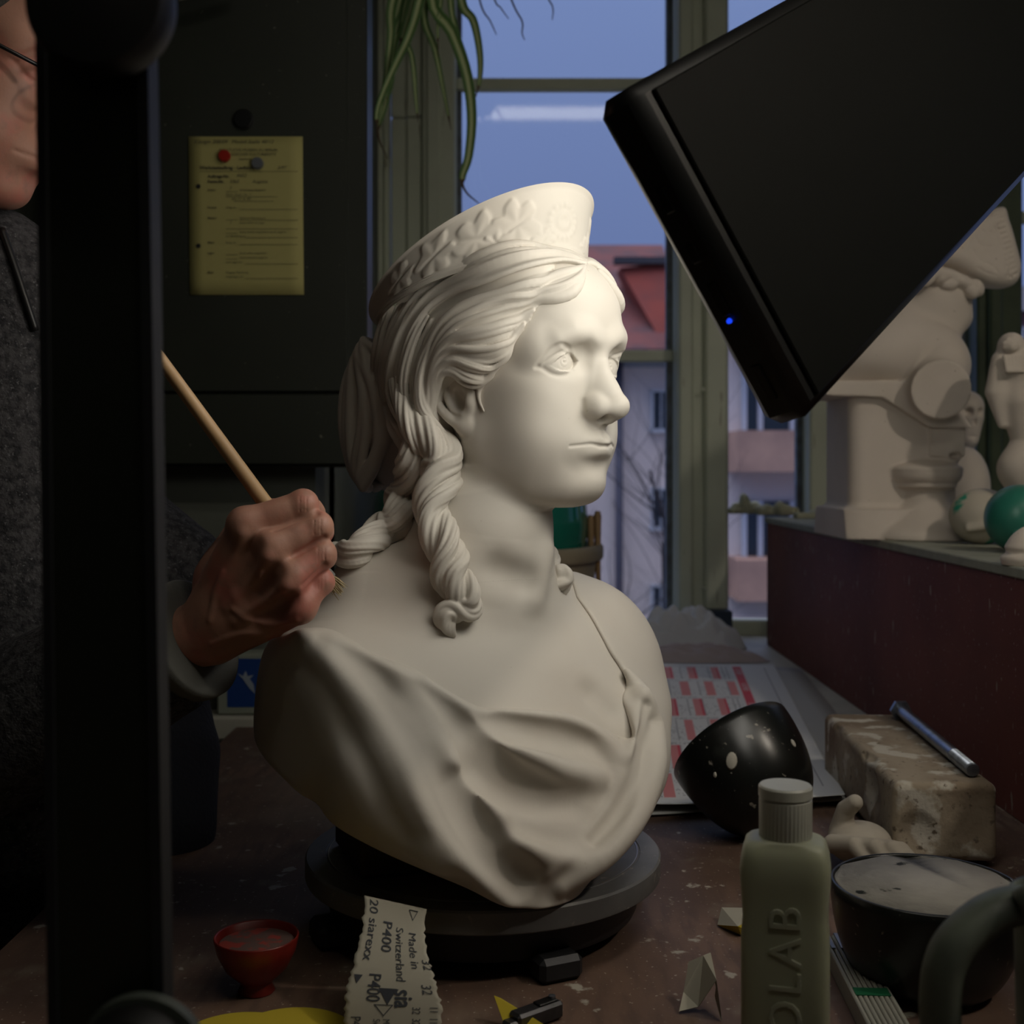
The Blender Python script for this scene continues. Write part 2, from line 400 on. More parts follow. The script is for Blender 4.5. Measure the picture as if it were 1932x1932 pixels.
# jambs and posts between the lights
g = G()
for (u0, u1, dy) in ((800, 862, 0),): g.box(((upx(u0)+upx(u1))/2, WY-.02, 1.0), (upx(u1)-upx(u0), .10, 2.02), bev=.005); g.box(((upx(u0)+upx(u1))/2-.012, WY-.072, 1.0), (.030, .012, 2.02), bev=.004)
struct(g, 'trim_4', M_CREAM)
g = G(); g.box(((upx(1268)+upx(1365))/2, WY-.02, .98), (upx(1365)-upx(1268), .09, 2.06), bev=.005).box((upx(1284), WY-.075, .98), (.034, .03, 2.06), bev=.006).box((upx(1340), WY-.075, .98), (.052, .026, 2.06), bev=.006)
for v in (735, 1108): g.lathe([(0.0, .0), (.005, .0), (.004, .006), (0, .007)], pix(1327, v, WY-.094), rotm('X', 90), 12)
struct(g, 'trim_5', M_CREAM)
M_GREEN = mat('green_window_paint', (.085, .115, .065), .45, noise=(8, (.05, .07, .04), .4, .7), bump=[(40, .15, .002)])
g = G(); g.box(((upx(1514)+upx(1588))/2, WY-.02, .98), (upx(1588)-upx(1514), .10, 2.06), bev=.005); struct(g, 'trim_6', M_CREAM)
g = G(); g.box(((upx(1822)+upx(1906))/2, WY-.02, .98), (upx(1906)-upx(1822), .10, 2.06), bev=.005).box((upx(1850), WY-.08, .98), (.03, .03, 2.06), bev=.005); struct(g, 'trim_7', M_GREEN)
# ------------------------------------------------------------------ ceiling tube lamp (its reflection shows in the pane)
r = empty('ceiling_lamp', 'long white fluorescent ceiling lamp, mirrored in the window pane', 'ceiling lamp', (.65, -.05, 2.02))
G().box((.65, -.05, 2.055), (1.86, .19, .05), bev=.01).build('housing', mat('lamp_housing', (.7, .7, .68), .4), r)
G().box((.65, -.05, 2.022), (1.80, .150, .016), bev=.006).build('diffuser', mat('lamp_diffuser', (.8, .8, .8), .5, emit=((1.0, .93, .80), TUBE)), r)
for x in (-.1, 1.4): G().box((x, -.05, 2.24), (.012, .012, .33)).build('hanger', mat('lamp_housing', (.7, .7, .68), .4), r)
r = empty('fill_pendant', 'added shaded pendant out of view, fill light for the right side of the bench', 'lamp', (1.15, .42, 1.36))  # added lamp out of view, brightens the shelf casts and right bench
G().lathe([(.030, .10), (.032, .10), (.125, .0), (.123, -.001), (.028, .094)], (1.15, .42, 1.37), None, 48, caps=False).build('shade', mat('fill_shade_metal', (.30, .32, .28), .5), r, True)
G().lathe([(0, -.045), (.022, -.038), (.033, -.015), (.030, .012), (.014, .035), (.013, .06), (0, .06)], (1.15, .42, 1.40), None, 32).build('bulb', mat('fill_bulb', (.8, .8, .8), .5, emit=((1.0, .88, .75), PEND_FILL)), r, True)
G().tube([(1.15, .42, 1.46), (1.15, .42, 2.40)], .003, 8).build('cord', mat('fill_cord', (.02, .02, .02), .6), r, smooth=True)
# ------------------------------------------------------------------ LED panel light
M_BLACK = mat('black_plastic', (.006, .006, .006), .38, bump=[(400, .05, .0003)])
M_BLACK2 = mat('dark_cover', (.0035, .0042, .0030), .6, spec=.12)
e1, e2, nn = LED_E1, LED_E2, LED_N
Rm = np.stack([e1, e2, np.cross(e1, e2)], 1); cc = LED_A+e1*LED_L1/2+e2*LED_L2/2
sgn = 1 if np.dot(np.cross(e1, e2), nn) > 0 else -1
r = empty('led_panel_light', 'black LED panel lamp at upper right, its lit face turned to the bust', 'lamp', cc)
G().box(cc-nn*LED_T/2, (LED_L1, LED_L2, LED_T), Rm, .008).build('housing', M_BLACK, r, angle=40)
G().box(cc+nn*.0012, (LED_L1-.016, LED_L2-.030, .003), Rm, .001).build('back_cover', M_BLACK2, r)
dc = LED_A+e1*LED_L1/2+e2*.235-nn*(LED_T+.0004); G().box(dc, (LED_L1-.022, .42, .0012), Rm).build('diffuser', mat('led_diffuser', (.8, .8, .8), .5, emit=((1.0, .945, .85), LED)), r)
# buttons and socket on the narrow side that faces the window
side = LED_A-nn*LED_T*.5
for s_, L_, nm in ((.30, .016, 'button'), (.46, .012, 'button'), (.60, .022, 'rocker_switch'), (.86, .024, 'socket')):
    c_ = LED_A+e1*LED_L1*s_-e2*.0002-nn*LED_T*.5; G().box(c_, (L_, .0016, .007), Rm, .0007).build(nm, mat('switch_black', (.002, .002, .002), .3), r)
c_ = LED_A+e1*LED_L1*.665-e2*.0014-nn*LED_T*.5; G().lathe([(0, -.0008), (.0017, -.0008), (.0013, .0010), (0, .0012)], c_, np.stack([e1, np.cross(-e2, e1), -e2], 1), 14).build('indicator_light', mat('blue_led', (0, 0, .1), .3, emit=((.01, .06, 1.0), 1.1)), r)
G().tube([cc+e2*LED_L2/2, cc+e2*(LED_L2/2+.10), cc+e2*(LED_L2/2+.10)+np.array([.1, -.02, .3]), np.array([cc[0]+.45, cc[1]+.3, 2.35])], .008, 12).build('mounting_arm', M_BLACK, r, smooth=True)
# ------------------------------------------------------------------ outside: houses over the yard, tree
OY = 17.0
def opx(u, v, d=OY): return pix(u, v, d)
M_FAC = mat('pale_render', (.88, .77, .72), .9, noise=(.6, (.78, .68, .64), .4, .7))
M_ROOF = mat('red_roof_tiles', (.19, .055, .05), .8, noise=(2.5, (.10, .045, .05), .4, .65), bump=[(5, .5, .05, (1, 1, 6))])
M_ROOF2 = mat('dormer_red', (.26, .045, .03), .8, noise=(3, (.2, .04, .03), .4, .65))
M_WFR = mat('white_window_frame', (.62, .66, .74), .6); M_WGL = mat('dark_window_glass', (.03, .045, .06), .15); M_PIPE = mat('downpipe_grey', (.10, .10, .14), .6)
r = empty('apartment_house', 'pale apartment house with red tiled roof seen through the window beside the face', 'building', pix(1100, 900, OY)*np.array([1, 1, 0])+np.array([0, 0, -6]))
a = opx(760, 668); b = opx(1268, 668); x0, x1, ze = a[0], b[0], a[2]
G().box(((x0+x1)/2, OY+4, (ze-6)/2), (x1-x0, 8, ze+6)).build('facade', M_FAC, r)
rz = opx(1200, 462, OY+3.5)[2]
g = G(); g.add([(x0-.3, OY-.4, ze), (x1+.3, OY-.4, ze), (x1+.3, OY+3.5, rz), (x0-.3, OY+3.5, rz), (x1+.3, OY+7.4, ze), (x0-.3, OY+7.4, ze)], [(0, 1, 2, 3), (3, 2, 4, 5), (0, 3, 5), (1, 4, 2), (0, 5, 4, 1)]); g.build('roof', M_ROOF, r)
G().box(((x0+x1)/2, OY-.45, ze-.05), (x1-x0+.6, .16, .14)).build('gutter', mat('gutter_dark', (.04, .04, .05), .5), r)
g = G(); p0, p1, p2, p3 = opx(1170, 505, OY+1.0), opx(1268, 495, OY+1.0), opx(1268, 640, OY+.1), opx(1245, 640, OY+.1)
g.add([p0, p1, p2, p3, p0+(0, .6, 0), p1+(0, 2.0, 0), p2+(0, 1, 0), p3+(0, 1, 0)], [(0, 3, 2, 1), (0, 1, 5, 4), (0, 4, 7, 3), (3, 7, 6, 2), (1, 2, 6, 5), (4, 5, 6, 7)]); g.build('dormer', M_ROOF2, r)
G().box((p0+p1)/2+np.array([0, -.05, .05]), (p1[0]-p0[0]+.2, .2, .10)).build('dormer_ridge', mat('gutter_dark', (.04, .04, .05), .5), r)
def far_window(r, u0, v0, u1, v1, d):
    A, B = pix(u0, v0, d), pix(u1, v1, d); c = (A+B)/2; W_, H_ = B[0]-A[0], A[2]-B[2]; f = 3.2*d/FPX
    g = G()
    for (x, z, w_, h_) in ((0, H_/2, W_+2*f, f*1.3), (0, -H_/2-f*.3, W_+3*f, f*2.2), (-W_/2, 0, f*1.2, H_), (W_/2, 0, f*1.2, H_), (0, 0, f*.6, H_)): g.box((c[0]+x, d-.06, c[2]+z), (w_, .14, h_))
    o = g.build('window', M_WFR, r); G().box((c[0], d-.01, c[2]), (W_, .05, H_)).build('pane', M_WGL, o)
for (u0, v0, u1, v1) in ((1229, 738, 1262, 812), (1229, 922, 1262, 996), (1229, 1104, 1262, 1180), (1058, 738, 1092, 812), (1058, 922, 1092, 996), (1058, 1104, 1092, 1180), (898, 738, 930, 812), (898, 922, 930, 996)): far_window(r, u0, v0, u1, v1, OY)
G().tube([opx(1168, 676, OY-.15), opx(1168, 1400, OY-.15)], .055, 10).build('downpipe', M_PIPE, r, smooth=True)
G().box(((x0+x1)/2, OY-.04, opx(0, 672)[2]-.05), (x1-x0, .1, .22)).build('cornice', mat('cornice_pale', (.42, .46, .50), .7), r)
# the second house with balconies
D2 = 15.0; r = empty('balcony_house', 'pale house with salmon balcony fronts seen through the right window light', 'building', np.array([pix(1440, 0, D2)[0], D2, -6]))
A, B = pix(1358, 0, D2), pix(1720, 0, D2); zt = pix(0, 470, D2)[2]
G().box(((A[0]+B[0])/2, D2+3, (zt-6)/2), (B[0]-A[0], 6, zt+6)).build('facade', M_FAC, r)
M_SAL = mat('salmon_render', (.60, .36, .27), .9, noise=(1.5, (.36, .22, .18), .4, .7)); M_DKR = mat('loggia_shade', (.10, .10, .13), .8)
for dv in (-250, 0, 245):
    p0, p1 = pix(1392, 812+dv, D2-.7), pix(1660, 890+dv, D2-.7)
    G().box(((p0[0]+p1[0])/2, D2-.35, (p0[2]+p1[2])/2), (p1[0]-p0[0], .7, p0[2]-p1[2])).build('balcony', M_SAL, r)
    q0, q1 = pix(1400, 700+dv, D2), pix(1640, 812+dv, D2)
    G().box(((q0[0]+q1[0])/2, D2-.01, (q0[2]+q1[2])/2), (q1[0]-q0[0], .06, q0[2]-q1[2])).build('balcony_door', M_WGL, r)
    for u in (1402, 1432, 1492, 1540): c = pix(u, 756+dv, D2); G().box((c[0], D2-.06, c[2]), (.06, .08, q0[2]-q1[2])).build('door_frame', M_WFR, r)
D3 = 24.0; r = empty('distant_house', 'distant dark roofed house at the right edge of the photo', 'building', (pix(1960, 0, D3)[0], D3, -6))
z3 = pix(0, 590, D3)[2]; xa, xb = pix(1880, 0, D3)[0], pix(2300, 0, D3)[0]
G().box(((xa+xb)/2, D3+3, (z3-6)/2), (xb-xa, 6, z3+6)).build('facade', mat('red_brown_facade', (.22, .10, .10), .9), r)
zr = pix(0, 540, D3+3)[2]; G().add([(xa-.3, D3-.3, z3), (xb, D3-.3, z3), (xb, D3+3, zr), (xa-.3, D3+3, zr), (xb, D3+6, z3), (xa-.3, D3+6, z3)], [(0, 1, 2, 3), (3, 2, 4, 5), (0, 3, 5), (1, 4, 2)]).build('roof', mat('slate_roof', (.05, .05, .07), .7), r)
for u in (1925, 1990): far_window(r, u, 620, u+26, 680, D3)
struct(G().box((3, 16, -6.05), (60, 32, .1)), 'ground', mat('yard_ground', (.10, .10, .09), .95, noise=(1, (.06, .07, .05), .4, .6)))
# bare tree
M_BARK = mat('dark_bark', (.035, .03, .035), .9)
def tree(base, h, seed, label, spread=1.0, grp=None):
    rg = random.Random(seed); g = G()
    def br(p, d, L, r_, n):
        pts = [p]; rr = [r_]; q = p.copy(); dd = d.copy()
        for i in range(5): dd = unit(dd+np.array([rg.uniform(-.22, .22), rg.uniform(-.22, .22), rg.uniform(-.08, .16)])); q = q+dd*L/5; pts.append(q); rr.append(r_*(1-.11*(i+1)))
        g.tube(pts, rr, 5 if n < 3 else 8, False)
        if n > 0:
            for k in range(4 if n > 1 else 5):
                i = rg.randint(1, 5); a = rg.uniform(0, 6.28); nd = unit(dd*.7+np.array([math.cos(a), math.sin(a), rg.uniform(.0, .5)])*spread); br(pts[i], nd, L*rg.uniform(.55, .8), rr[i]*.55, n-1)
    br(np.array(base, float), np.array([0, 0, 1.]), h*.42, h*.021, 4); return tag(g.build('bare_tree', M_BARK, None, True, loc=base), label, 'tree')
tree((pix(1150, 0, 13)[0], 13.0, -6.0), 8.5, 4, 'dark leafless tree in the yard before the apartment house', 1.1)
tree((pix(1195, 0, 14)[0], 14.2, -6.0), 6.6, 9, 'thin leafless tree low down, right of the taller one by the downpipe', 1.2)
tree((pix(905, 0, 12)[0], 12.0, -6.0), 12.8, 12, 'tall leafless tree whose faint top stands left of the diadem', .8)
# ================================================================== BENCH AND TURNTABLE
M_BENCH = mat('worn_brown_bench', (.17, .105, .075), .58, spec=.25, noise=[(5, (.085, .052, .038), .35, .65), (14, (.20, .165, .125), .55, .74), (90, (.105, .066, .050), .45, .65, (1, .2, 1)), (45, (.36, .33, .27), .655, .70), (3, (.22, .17, .125), .55, .72), (260, (.36, .33, .28), .66, .70)], bump=[(30, .15, .002), (300, .12, .0008)])
g = G(); g.box((.545, .86, -.0185), (1.91, 1.88, .037), bev=.004); r = g.build('workbench', M_BENCH, loc=(.545, .86, -.9))
tag(r, 'worn brown wooden workbench top, dusty with plaster, under the turntable', 'workbench')
lg = G()
M_WOOD = mat('dark_wood', (.05, .03, .02), .6, noise=(12, (.03, .018, .012), .4, .6, (1, 1, .2)))
for x in (-.34, 1.42):
    for y in (.0, 1.72): G().box((x, y, -.4685), (.08, .08, .863), bev=.004).build('leg', M_WOOD, r)
M_STEEL = mat('dusty_cast_iron', (.22, .215, .205), .5, .15, noise=[(9, (.13, .13, .13), .4, .65), (120, (.30, .28, .24), .63, .72)], bump=[(200, .08, .0004)])
M_STEEL2 = mat('machined_edge', (.2, .19, .18), .42, .3, noise=(30, (.09, .085, .08), .4, .7, (1, 1, 6)), bump=[(250, .1, .0004)])
TC = np.array([(912-CU)*1.039/FPX, 1.039, 0.0])
r = empty('modelling_turntable', 'round grey metal modelling turntable under the bust', 'turntable', TC)
G().lathe([(0, .052), (.100, .052), (.132, .052), (.1325, .0514), (.1335, .0514), (.134, .052), (.1485, .0595-.0075), (.1485, .060), (0, .060)][:0] or [(0, .0400), (.146, .0400), (.1495, .0420), (.1500, .0440), (.1500, .0575), (.1485, .0592), (.1330, .0598), (.1325, .0592), (.1318, .0592), (.1312, .0600), (.060, .0600), (.0595, .0594), (.0590, .0594), (.0585, .06), (0, .0600)], TC, n=128).build('disc', M_STEEL, r, angle=35)
G().lathe([(0, .0), (.128, .0), (.130, .004), (.130, .0235), (.127, .026), (0, .026)], TC+(0, 0, .013), n=96).build('base_ring', mat('dark_iron', (.03, .03, .033), .5, .5), r, angle=35)
for a in (-65, 25, 115, 205): G().box(TC+np.array([.128*math.cos(math.radians(a)), .128*math.sin(math.radians(a)), .0095]), (.040, .036, .019), rotm('Z', a), .004).build('foot', mat('dark_iron', (.03, .03, .033), .5, .5), r)
g = G(); n = 90; g.lathe([(.1301, .0601), (.1301, .0604), (.1309, .0604), (.1309, .0601), (.1301, .0601)], TC, n=128, caps=False); g.build('scribed_ring', mat('bright_scratch', (.45, .42, .38), .35, .8), r)
tag(G().box(pix(800, 1640, 1.02)*np.array([1, 1, 0])+np.array([0, .0, .087]), (.13, .10, .052), rotm('Z', 20), .003).build('wooden_block', M_WOOD, None, loc=pix(800, 1640, 1.02)*np.array([1, 1, 0])+np.array([0, 0, .062])), 'dark wooden block propping the hollow bust from below on the turntable', 'wooden block')
# ------------------------------------------------------------------ wall cabinet with the yellow slip
M_CAB = mat('dark_green_steel', (.024, .028, .021), .42, noise=[(3, (.018, .021, .016), .4, .65), (150, (.16, .16, .13), .715, .74)], bump=[(30, .05, .001)])
CY = 1.78
def cx(u): return (u-CU)*CY/FPX
def cz(v): return CZ+(HV-v)*CY/FPX
r = empty('wall_cabinet', 'dark green metal wall cabinet left of the window, yellow slip on its door', 'cabinet', (cx(480), CY+.04, cz(880)))
G().box(((cx(60)+cx(691))/2, CY+.045, (cz(-520)+cz(882))/2), (cx(691)-cx(60), .069, cz(-520)-cz(882)), bev=.002).build('body', M_CAB, r)
G().box(((cx(80)+cx(655))/2, CY+.004, (cz(-500)+cz(739))/2), (cx(655)-cx(80), .012, cz(-500)-cz(739)), bev=.0018).build('door', M_CAB, r)
G().box(((cx(80)+cx(655))/2, CY+.004, (cz(744)+cz(876))/2), (cx(655)-cx(80), .012, cz(744)-cz(876)), bev=.0018).build('lower_panel', M_CAB, r)
G().tube([(cx(350), CY-.045, cz(14)), (cx(445), CY-.045, cz(-14))], .0085, 12).build('handle', mat('grey_handle', (.62, .60, .56), .5), r, smooth=True)
def text_geo(s, size, font_shear=0.0, extrude=0.0, bold=0.0, space=1.0):
    c = bpy.data.curves.new('text_tmp', 'FONT'); c.body = s; c.size = size; c.shear = font_shear; c.extrude = extrude; c.offset = bold; c.resolution_u = 3; c.space_character = space
    o = bpy.data.objects.new('text_tmp', c); COL.objects.link(o); dg = bpy.context.evaluated_depsgraph_get(); me = o.evaluated_get(dg).to_mesh()
    V = [tuple(v.co) for v in me.vertices]; F = [tuple(p.vertices) for p in me.polygons]; o.evaluated_get(dg).to_mesh_clear(); bpy.data.objects.remove(o); bpy.data.curves.remove(c); return V, F
def put_text(g, s, o, ex, ey, size, **k):
    V, F = text_geo(s, size, **k); o = np.asarray(o, float); ex = np.asarray(ex, float); ey = np.asarray(ey, float); nz = np.cross(ex, ey)
    if V: g.add([o+ex*v[0]+ey*v[1]+nz*v[2] for v in V], F)
M_YEL = mat('yellow_paper', (.37, .34, .125), .8); M_INK = mat('faded_ink', (.075, .072, .04), .8); M_PEN = mat('pencil_handwriting', (.11, .105, .06), .8)
NY = CY-.0038; nx0, nx1, nz0, nz1 = cx(357), cx(572), cz(557), cz(259); NW, NH = nx1-nx0, nz0-nz1
r = empty('order_slip', 'yellow printed order slip with handwriting, held by magnets on the cabinet door', 'paper slip', ((nx0+nx1)/2, NY, nz0))
g = G(); sk = lambda u, v: np.array([nx0+NW*u+.0018*(1-v)*1.0, NY-.0010*math.sin(3*v)*u, nz0+(nz1-nz0)*v])
NWx, NHz = nx1-nx0, nz1-nz0; g.grid(sk, 8, 10); o = g.build('paper', M_YEL, r, True)
so = o.modifiers.new('thickness', 'SOLIDIFY'); so.thickness = .0003; so.offset = 1
def note(px, py): return np.array([nx0+NWx*px, NY-.0019, nz1-NHz*py])
gi = G(); gp = G(); EX, EY = np.array([1., 0, 0]), np.array([0, 0, 1.])
def pr(s, x, y, size, g=gi, **k):
    if g is gp: g = G(); put_text(g, s, note(x, y), EX, EY, size*NHz, **k); g.build('handwriting', M_PEN, r); return
    put_text(g, s, note(x, y), EX, EY, size*NHz, **k)
pr('Königin 208/09   Modell Stelle 40/12', .05, .045, .034, gp, font_shear=.3)
pr('STAATLICHE MUSEEN ZU BERLIN', .27, .095, .025); pr('PREUSSISCHER KULTURBESITZ', .30, .122, .025); pr('Gipsformerei', .44, .150, .020)
pr('Werkstattauftrag - Laufzettel', .10, .208, .030, bold=.0002); pr('5/97', .78, .208, .03, gp, font_shear=.3)
pr('Auftrags-Nr.', .17, .262, .027, bold=.0002); pr('4452', .42, .258, .032, gp, font_shear=.3); pr('Form-Nr.', .17, .295, .027, bold=.0002); pr('3365', .36, .295, .030, gp, font_shear=.3); pr('Augusta', .56, .295, .030, gp, font_shear=.3)
for y, a, b in ((.345, 'Atelier:', 'Arbeitsgang abgegeben'), (.455, 'Former:', 'fertig am'), (.522, 'Meister:', 'Stück zur Bemalung an'), (.677, 'Maler:', 'fertig am'), (.743, 'Lager:', 'Stück sofort eingeliefert'), (.865, 'Büro:', 'Eingang / Rechnung')):
    pr(a, .17, y, .018, bold=.0001); pr(b, .33 if 'fertig' in b or 'Eing' in b else .45, y, .018)
pr('1', .36, .335, .03, gp, font_shear=.3); pr('Form: Stück / Nr. 7', .33, .375, .02, gp, font_shear=.2); pr('am 17. 6. 82', .38, .402, .024, gp, font_shear=.3); pr('1', .36, .552, .03, gp, font_shear=.3)
for y, s in ((.552, 'Stück sofort ins Lager'), (.610, 'Stück wieder eingeliefert von K. Lagerst.'), (.772, 'Stück fehlerfrei abgeholt')): pr(s, .45, y, .018)
pr('zur Bestellung an', .33, .636, .018); pr('zum Lager am', .33, .800, .018); pr('eingetragen am', .33, .892, .018)
def rule(x0, x1, y, h=.0022): gi.box(note((x0+x1)/2, y), ((x1-x0)*NWx, .0003, h*NHz))
for x0, x1, y in ((.10, .96, .222), (.33, .43, .35), (.33, .78, .382), (.40, .75, .410), (.45, .96, .462), (.33, .43, .528), (.45, .96, .530), (.33, .96, .585), (.33, .43, .613), (.50, .96, .64), (.45, .96, .684), (.33, .43, .748), (.33, .43, .776), (.50, .96, .806), (.50, .96, .898)): rule(x0, x1, y)
gi.build('printed_form', M_INK, r)
for v in (353, 465): gh = G(); gh.lathe([(0, 0), (.0034, 0), (.0034, .0004), (0, .0004)], (cx(376), NY-.0016, cz(v)), rotm('X', 90), 14); gh.build('punch_hole', mat('hole_shadow', (.012, .013, .010), .8), r)
def magnet(u, v, r_, m, name, label, y0): 
    p = np.array([cx(u), y0, cz(v)]); g = G().lathe([(0, 0), (r_, 0), (r_, .005), (r_*.86, .0068), (0, .0070)], p, rotm('X', 90), 32)
    o = g.build('magnet', m, None, True, loc=p, angle=40); tag(o, label, 'magnet'); o.name = name
magnet(426, 297, .0088, mat('red_plastic', (.30, .015, .008), .35), 'magnet', 'round red magnet on the yellow slip', NY-.0022)
magnet(488, 311, .0088, mat('grey_magnet', (.11, .12, .13), .35), 'magnet', 'small round grey magnet on the yellow slip', NY-.0022)
magnet(461, 227, .0145, mat('black_magnet', (.006, .007, .007), .35), 'magnet', 'black round magnet on the cabinet door above the yellow slip', CY-.0022)
# ------------------------------------------------------------------ tub with the green carboy on the sill
D = 2.32; c = np.array([(906-CU)*D/FPX, D, .0135]); M_TUB = mat('beige_plastic_tub', (.27, .235, .16), .55, noise=(8, (.18, .155, .105), .4, .7))
r = empty('plastic_tub', 'beige plastic tub behind the neck of the bust, holding the green carboy', 'tub', c)
G().lathe([(.190, .0), (.194, .001), (.222, .196), (.231, .196), (.234, .2), (.234, .220), (.231, .224), (.220, .224), (.217, .215), (.186, .012), (0, .012)], c, n=96).build('body', M_TUB, r, angle=40)
M_GG = mat('green_bottle_glass', (.010, .16, .115), .06, spec=.6, coat=.6)
r = empty('glass_carboy', 'big round green glass carboy standing in the beige tub', 'glass bottle', c+(0, 0, .013))
prof = [(.0, .013)]+[(.205*math.sin(a)**.9 if a < 1.57 else .205*math.sin(a), .262-.236*math.cos(a)) for a in np.linspace(.25, 2.75, 26)]+[(.045, .490), (.030, .505), (.028, .535), (.034, .54), (.034, .555), (.0, .555)]
G().lathe(prof, c+(.0, 0, .0), n=96).build('body', M_GG, r, True)
G().lathe([(0, .555), (.024, .555), (.027, .58), (0, .585)], c, n=32).build('stopper', mat('cork', (.25, .15, .08), .9), r, True)
M_STK = mat('stirring_wood', (.28, .18, .085), .7, noise=(20, (.14, .09, .05), .4, .6, (1, 1, .2)))
for u, v, du, lab in ((1114, 972, -6, 'wooden stirring stick in the tub, leaning at the carboy'), (1127, 964, 4, 'wooden stirring stick in the tub, nearest its right rim')):
    p = pix(u, v, D-.03); q = np.array([p[0]+.003, D-.03, .045]); o = G().tube([q, q*.3+p*.7, p-(0, 0, .01), p+(0.001, 0, .0)], [.008, .009, .013, .008], 10, flat=.6).build('stirring_stick', M_STK, None, True, loc=q); tag(o, lab, 'wooden stick')
# ------------------------------------------------------------------ small box with the blue label on the left ledge
c = pix(462, 1300, 1.832); c[2] = .0145
r = empty('cardboard_box', 'small pale box with a blue label and white dove, on the ledge behind the hand', 'box', c)
G().box(c+(0, 0, .046), (.075, .042, .092), bev=.003).build('carton', mat('pale_carton', (.30, .33, .27), .7), r)
G().box(c+(.006, -.0214, .048), (.055, .0006, .072)).build('label', mat('blue_label', (.012, .055, .24), .5), r)
g = G(); bp = [(-.012, .012), (-.004, .008), (.0, .016), (.003, .008), (.012, .010), (.006, .004), (.012, -.004), (.014, -.018), (.006, -.010), (.0, -.002), (-.004, .004)]
g.prism(bp, c+(.006, -.0223, .050), (1, 0, 0), (0, 0, 1), .0005); g.build('dove_print', mat('pale_print', (.33, .38, .45), .6), r)
# ------------------------------------------------------------------ hanging spider plant
LEAF = bpy.data.materials.new('striped_leaf'); LEAF.use_nodes = True; t = LEAF.node_tree; b = t.nodes['Principled BSDF']; uvn = t.nodes.new('ShaderNodeAttribute'); uvn.attribute_name = 'across'
rp_ = t.nodes.new('ShaderNodeValToRGB'); els = rp_.color_ramp.elements; els[0].position = .0; els[0].color = (.075, .17, .04, 1); els[1].position = 1.; els[1].color = (.48, .55, .28, 1)
els2 = rp_.color_ramp.elements.new(.55); els2.color = (.09, .19, .05, 1); els3 = rp_.color_ramp.elements.new(.72); els3.color = (.42, .50, .24, 1)
t.links.new(uvn.outputs['Fac'], rp_.inputs[0]); t.links.new(rp_.outputs[0], b.inputs['Base Color']); b.inputs['Roughness'].default_value = .45
M_DRY = mat('dry_leaf_tip', (.085, .055, .03), .8)
PD = 2.15; pot = pix(850, -250, PD); r = empty('spider_plant', 'hanging spider plant with green and white striped leaves at the window top', 'plant', pot)
G().lathe([(.055, -.05), (.075, .06), (.082, .06), (.082, .075), (.07, .075), (.068, .055), (0, .05)], pot, n=40).build('pot', mat('terracotta', (.30, .12, .06), .8), r, angle=40)
g = G()
for k in range(3): a = k*2.094; g.tube([pot+np.array([.078*math.cos(a), .078*math.sin(a), .07]), pot+np.array([0, 0, .55])], .0012, 5)
g.tube([pot+(0, 0, .55), (pot[0], pot[1], 2.40)], .0015, 5); g.build('hanger', M_DRY, r)
def leaf(px, w, dry=0.0, d0=0.0, seed=0):
    rg = random.Random(seed); P = [pot+np.array([rg.uniform(-.02, .02), 0, .06]), pot*.45+pix(px[0][0], px[0][1], PD+d0)*.55+np.array([0, 0, .03])]+[pix(u, v, PD+d0) for i, (u, v) in enumerate(px)]; N = 34; C = catmull(P, N); T = np.gradient(C, axis=0); V = []; ac = []; F = []
    tw = rg.uniform(-.25, .25); m = 6; w *= 1.35
    for i in range(N):
        s_ = i/(N-1); t_ = unit(T[i]); sd = unit(np.cross(t_, (0, -1, 0))); up = np.cross(sd, t_); sd = sd*math.cos(tw*s_)+up*math.sin(tw*s_); up = np.cross(sd, t_); ww = w*min(1, .35+2.2*s_)*(1-s_)**.55*(1.0 if s_ < 1-dry else .35)+.0004
        for j in range(m+1): q = j/m*2-1; V.append(C[i]+sd*q*ww+up*(abs(q)*.35*ww)); ac.append(1-abs(q))
    for i in range(N-1):
        for j in range(m): F.append((i*(m+1)+j, i*(m+1)+j+1, (i+1)*(m+1)+j+1, (i+1)*(m+1)+j))
    o = raw_mesh('leaf', np.array(V), F, LEAF, True, r); o.data.materials.append(M_DRY)
    at = o.data.attributes.new('across', 'FLOAT', 'POINT'); at.data.foreach_set('value', ac)
    k0 = int((1-dry)*(N-1))
    for i, p in enumerate(o.data.polygons):
        if i//m >= k0: p.material_index = 1
    so = o.modifiers.new('thickness', 'SOLIDIFY'); so.thickness = .0005
for i, a in enumerate([([(815, 0), (852, 60), (880, 140), (890, 220), (884, 295), (872, 335), (879, 362), (905, 385)], .0095, .20), ([(870, 0), (893, 40), (905, 100), (905, 150), (896, 188)], .0075, .12),
    ([(772, 0), (748, 60), (735, 130), (728, 190), (713, 250), (731, 300)], .0085, .18), ([(792, 0), (771, 70), (738, 140), (712, 210), (716, 262)], .0080, .10), ([(800, 20), (820, 90), (835, 160), (851, 245)], .0065, .06),
    ([(760, 40), (778, 110), (785, 190), (789, 230)], .0055, .08), ([(832, 0), (826, 50), (827, 108)], .0040, .15), ([(742, 0), (738, 70), (728, 150), (714, 240)], .0085, .0), ([(755, 0), (742, 90), (738, 160), (720, 215)], .0070, .1),
    ([(850, 0), (865, 70), (884, 120)], .0060, .1), ([(780, 0), (768, 40), (748, 105)], .0100, .1),
    ([(905, 0), (925, 40), (937, 66)], .0035, .75), ([(930, -10), (945, 15), (960, 36)], .0030, .75), ([(965, 0), (985, 40), (985, 62), (990, 76)], .0032, .75), ([(1030, -10), (1043, 15), (1042, 38)], .0030, .8)]): leaf(a[0], a[1], a[2], .03*((i % 3)-1), i)
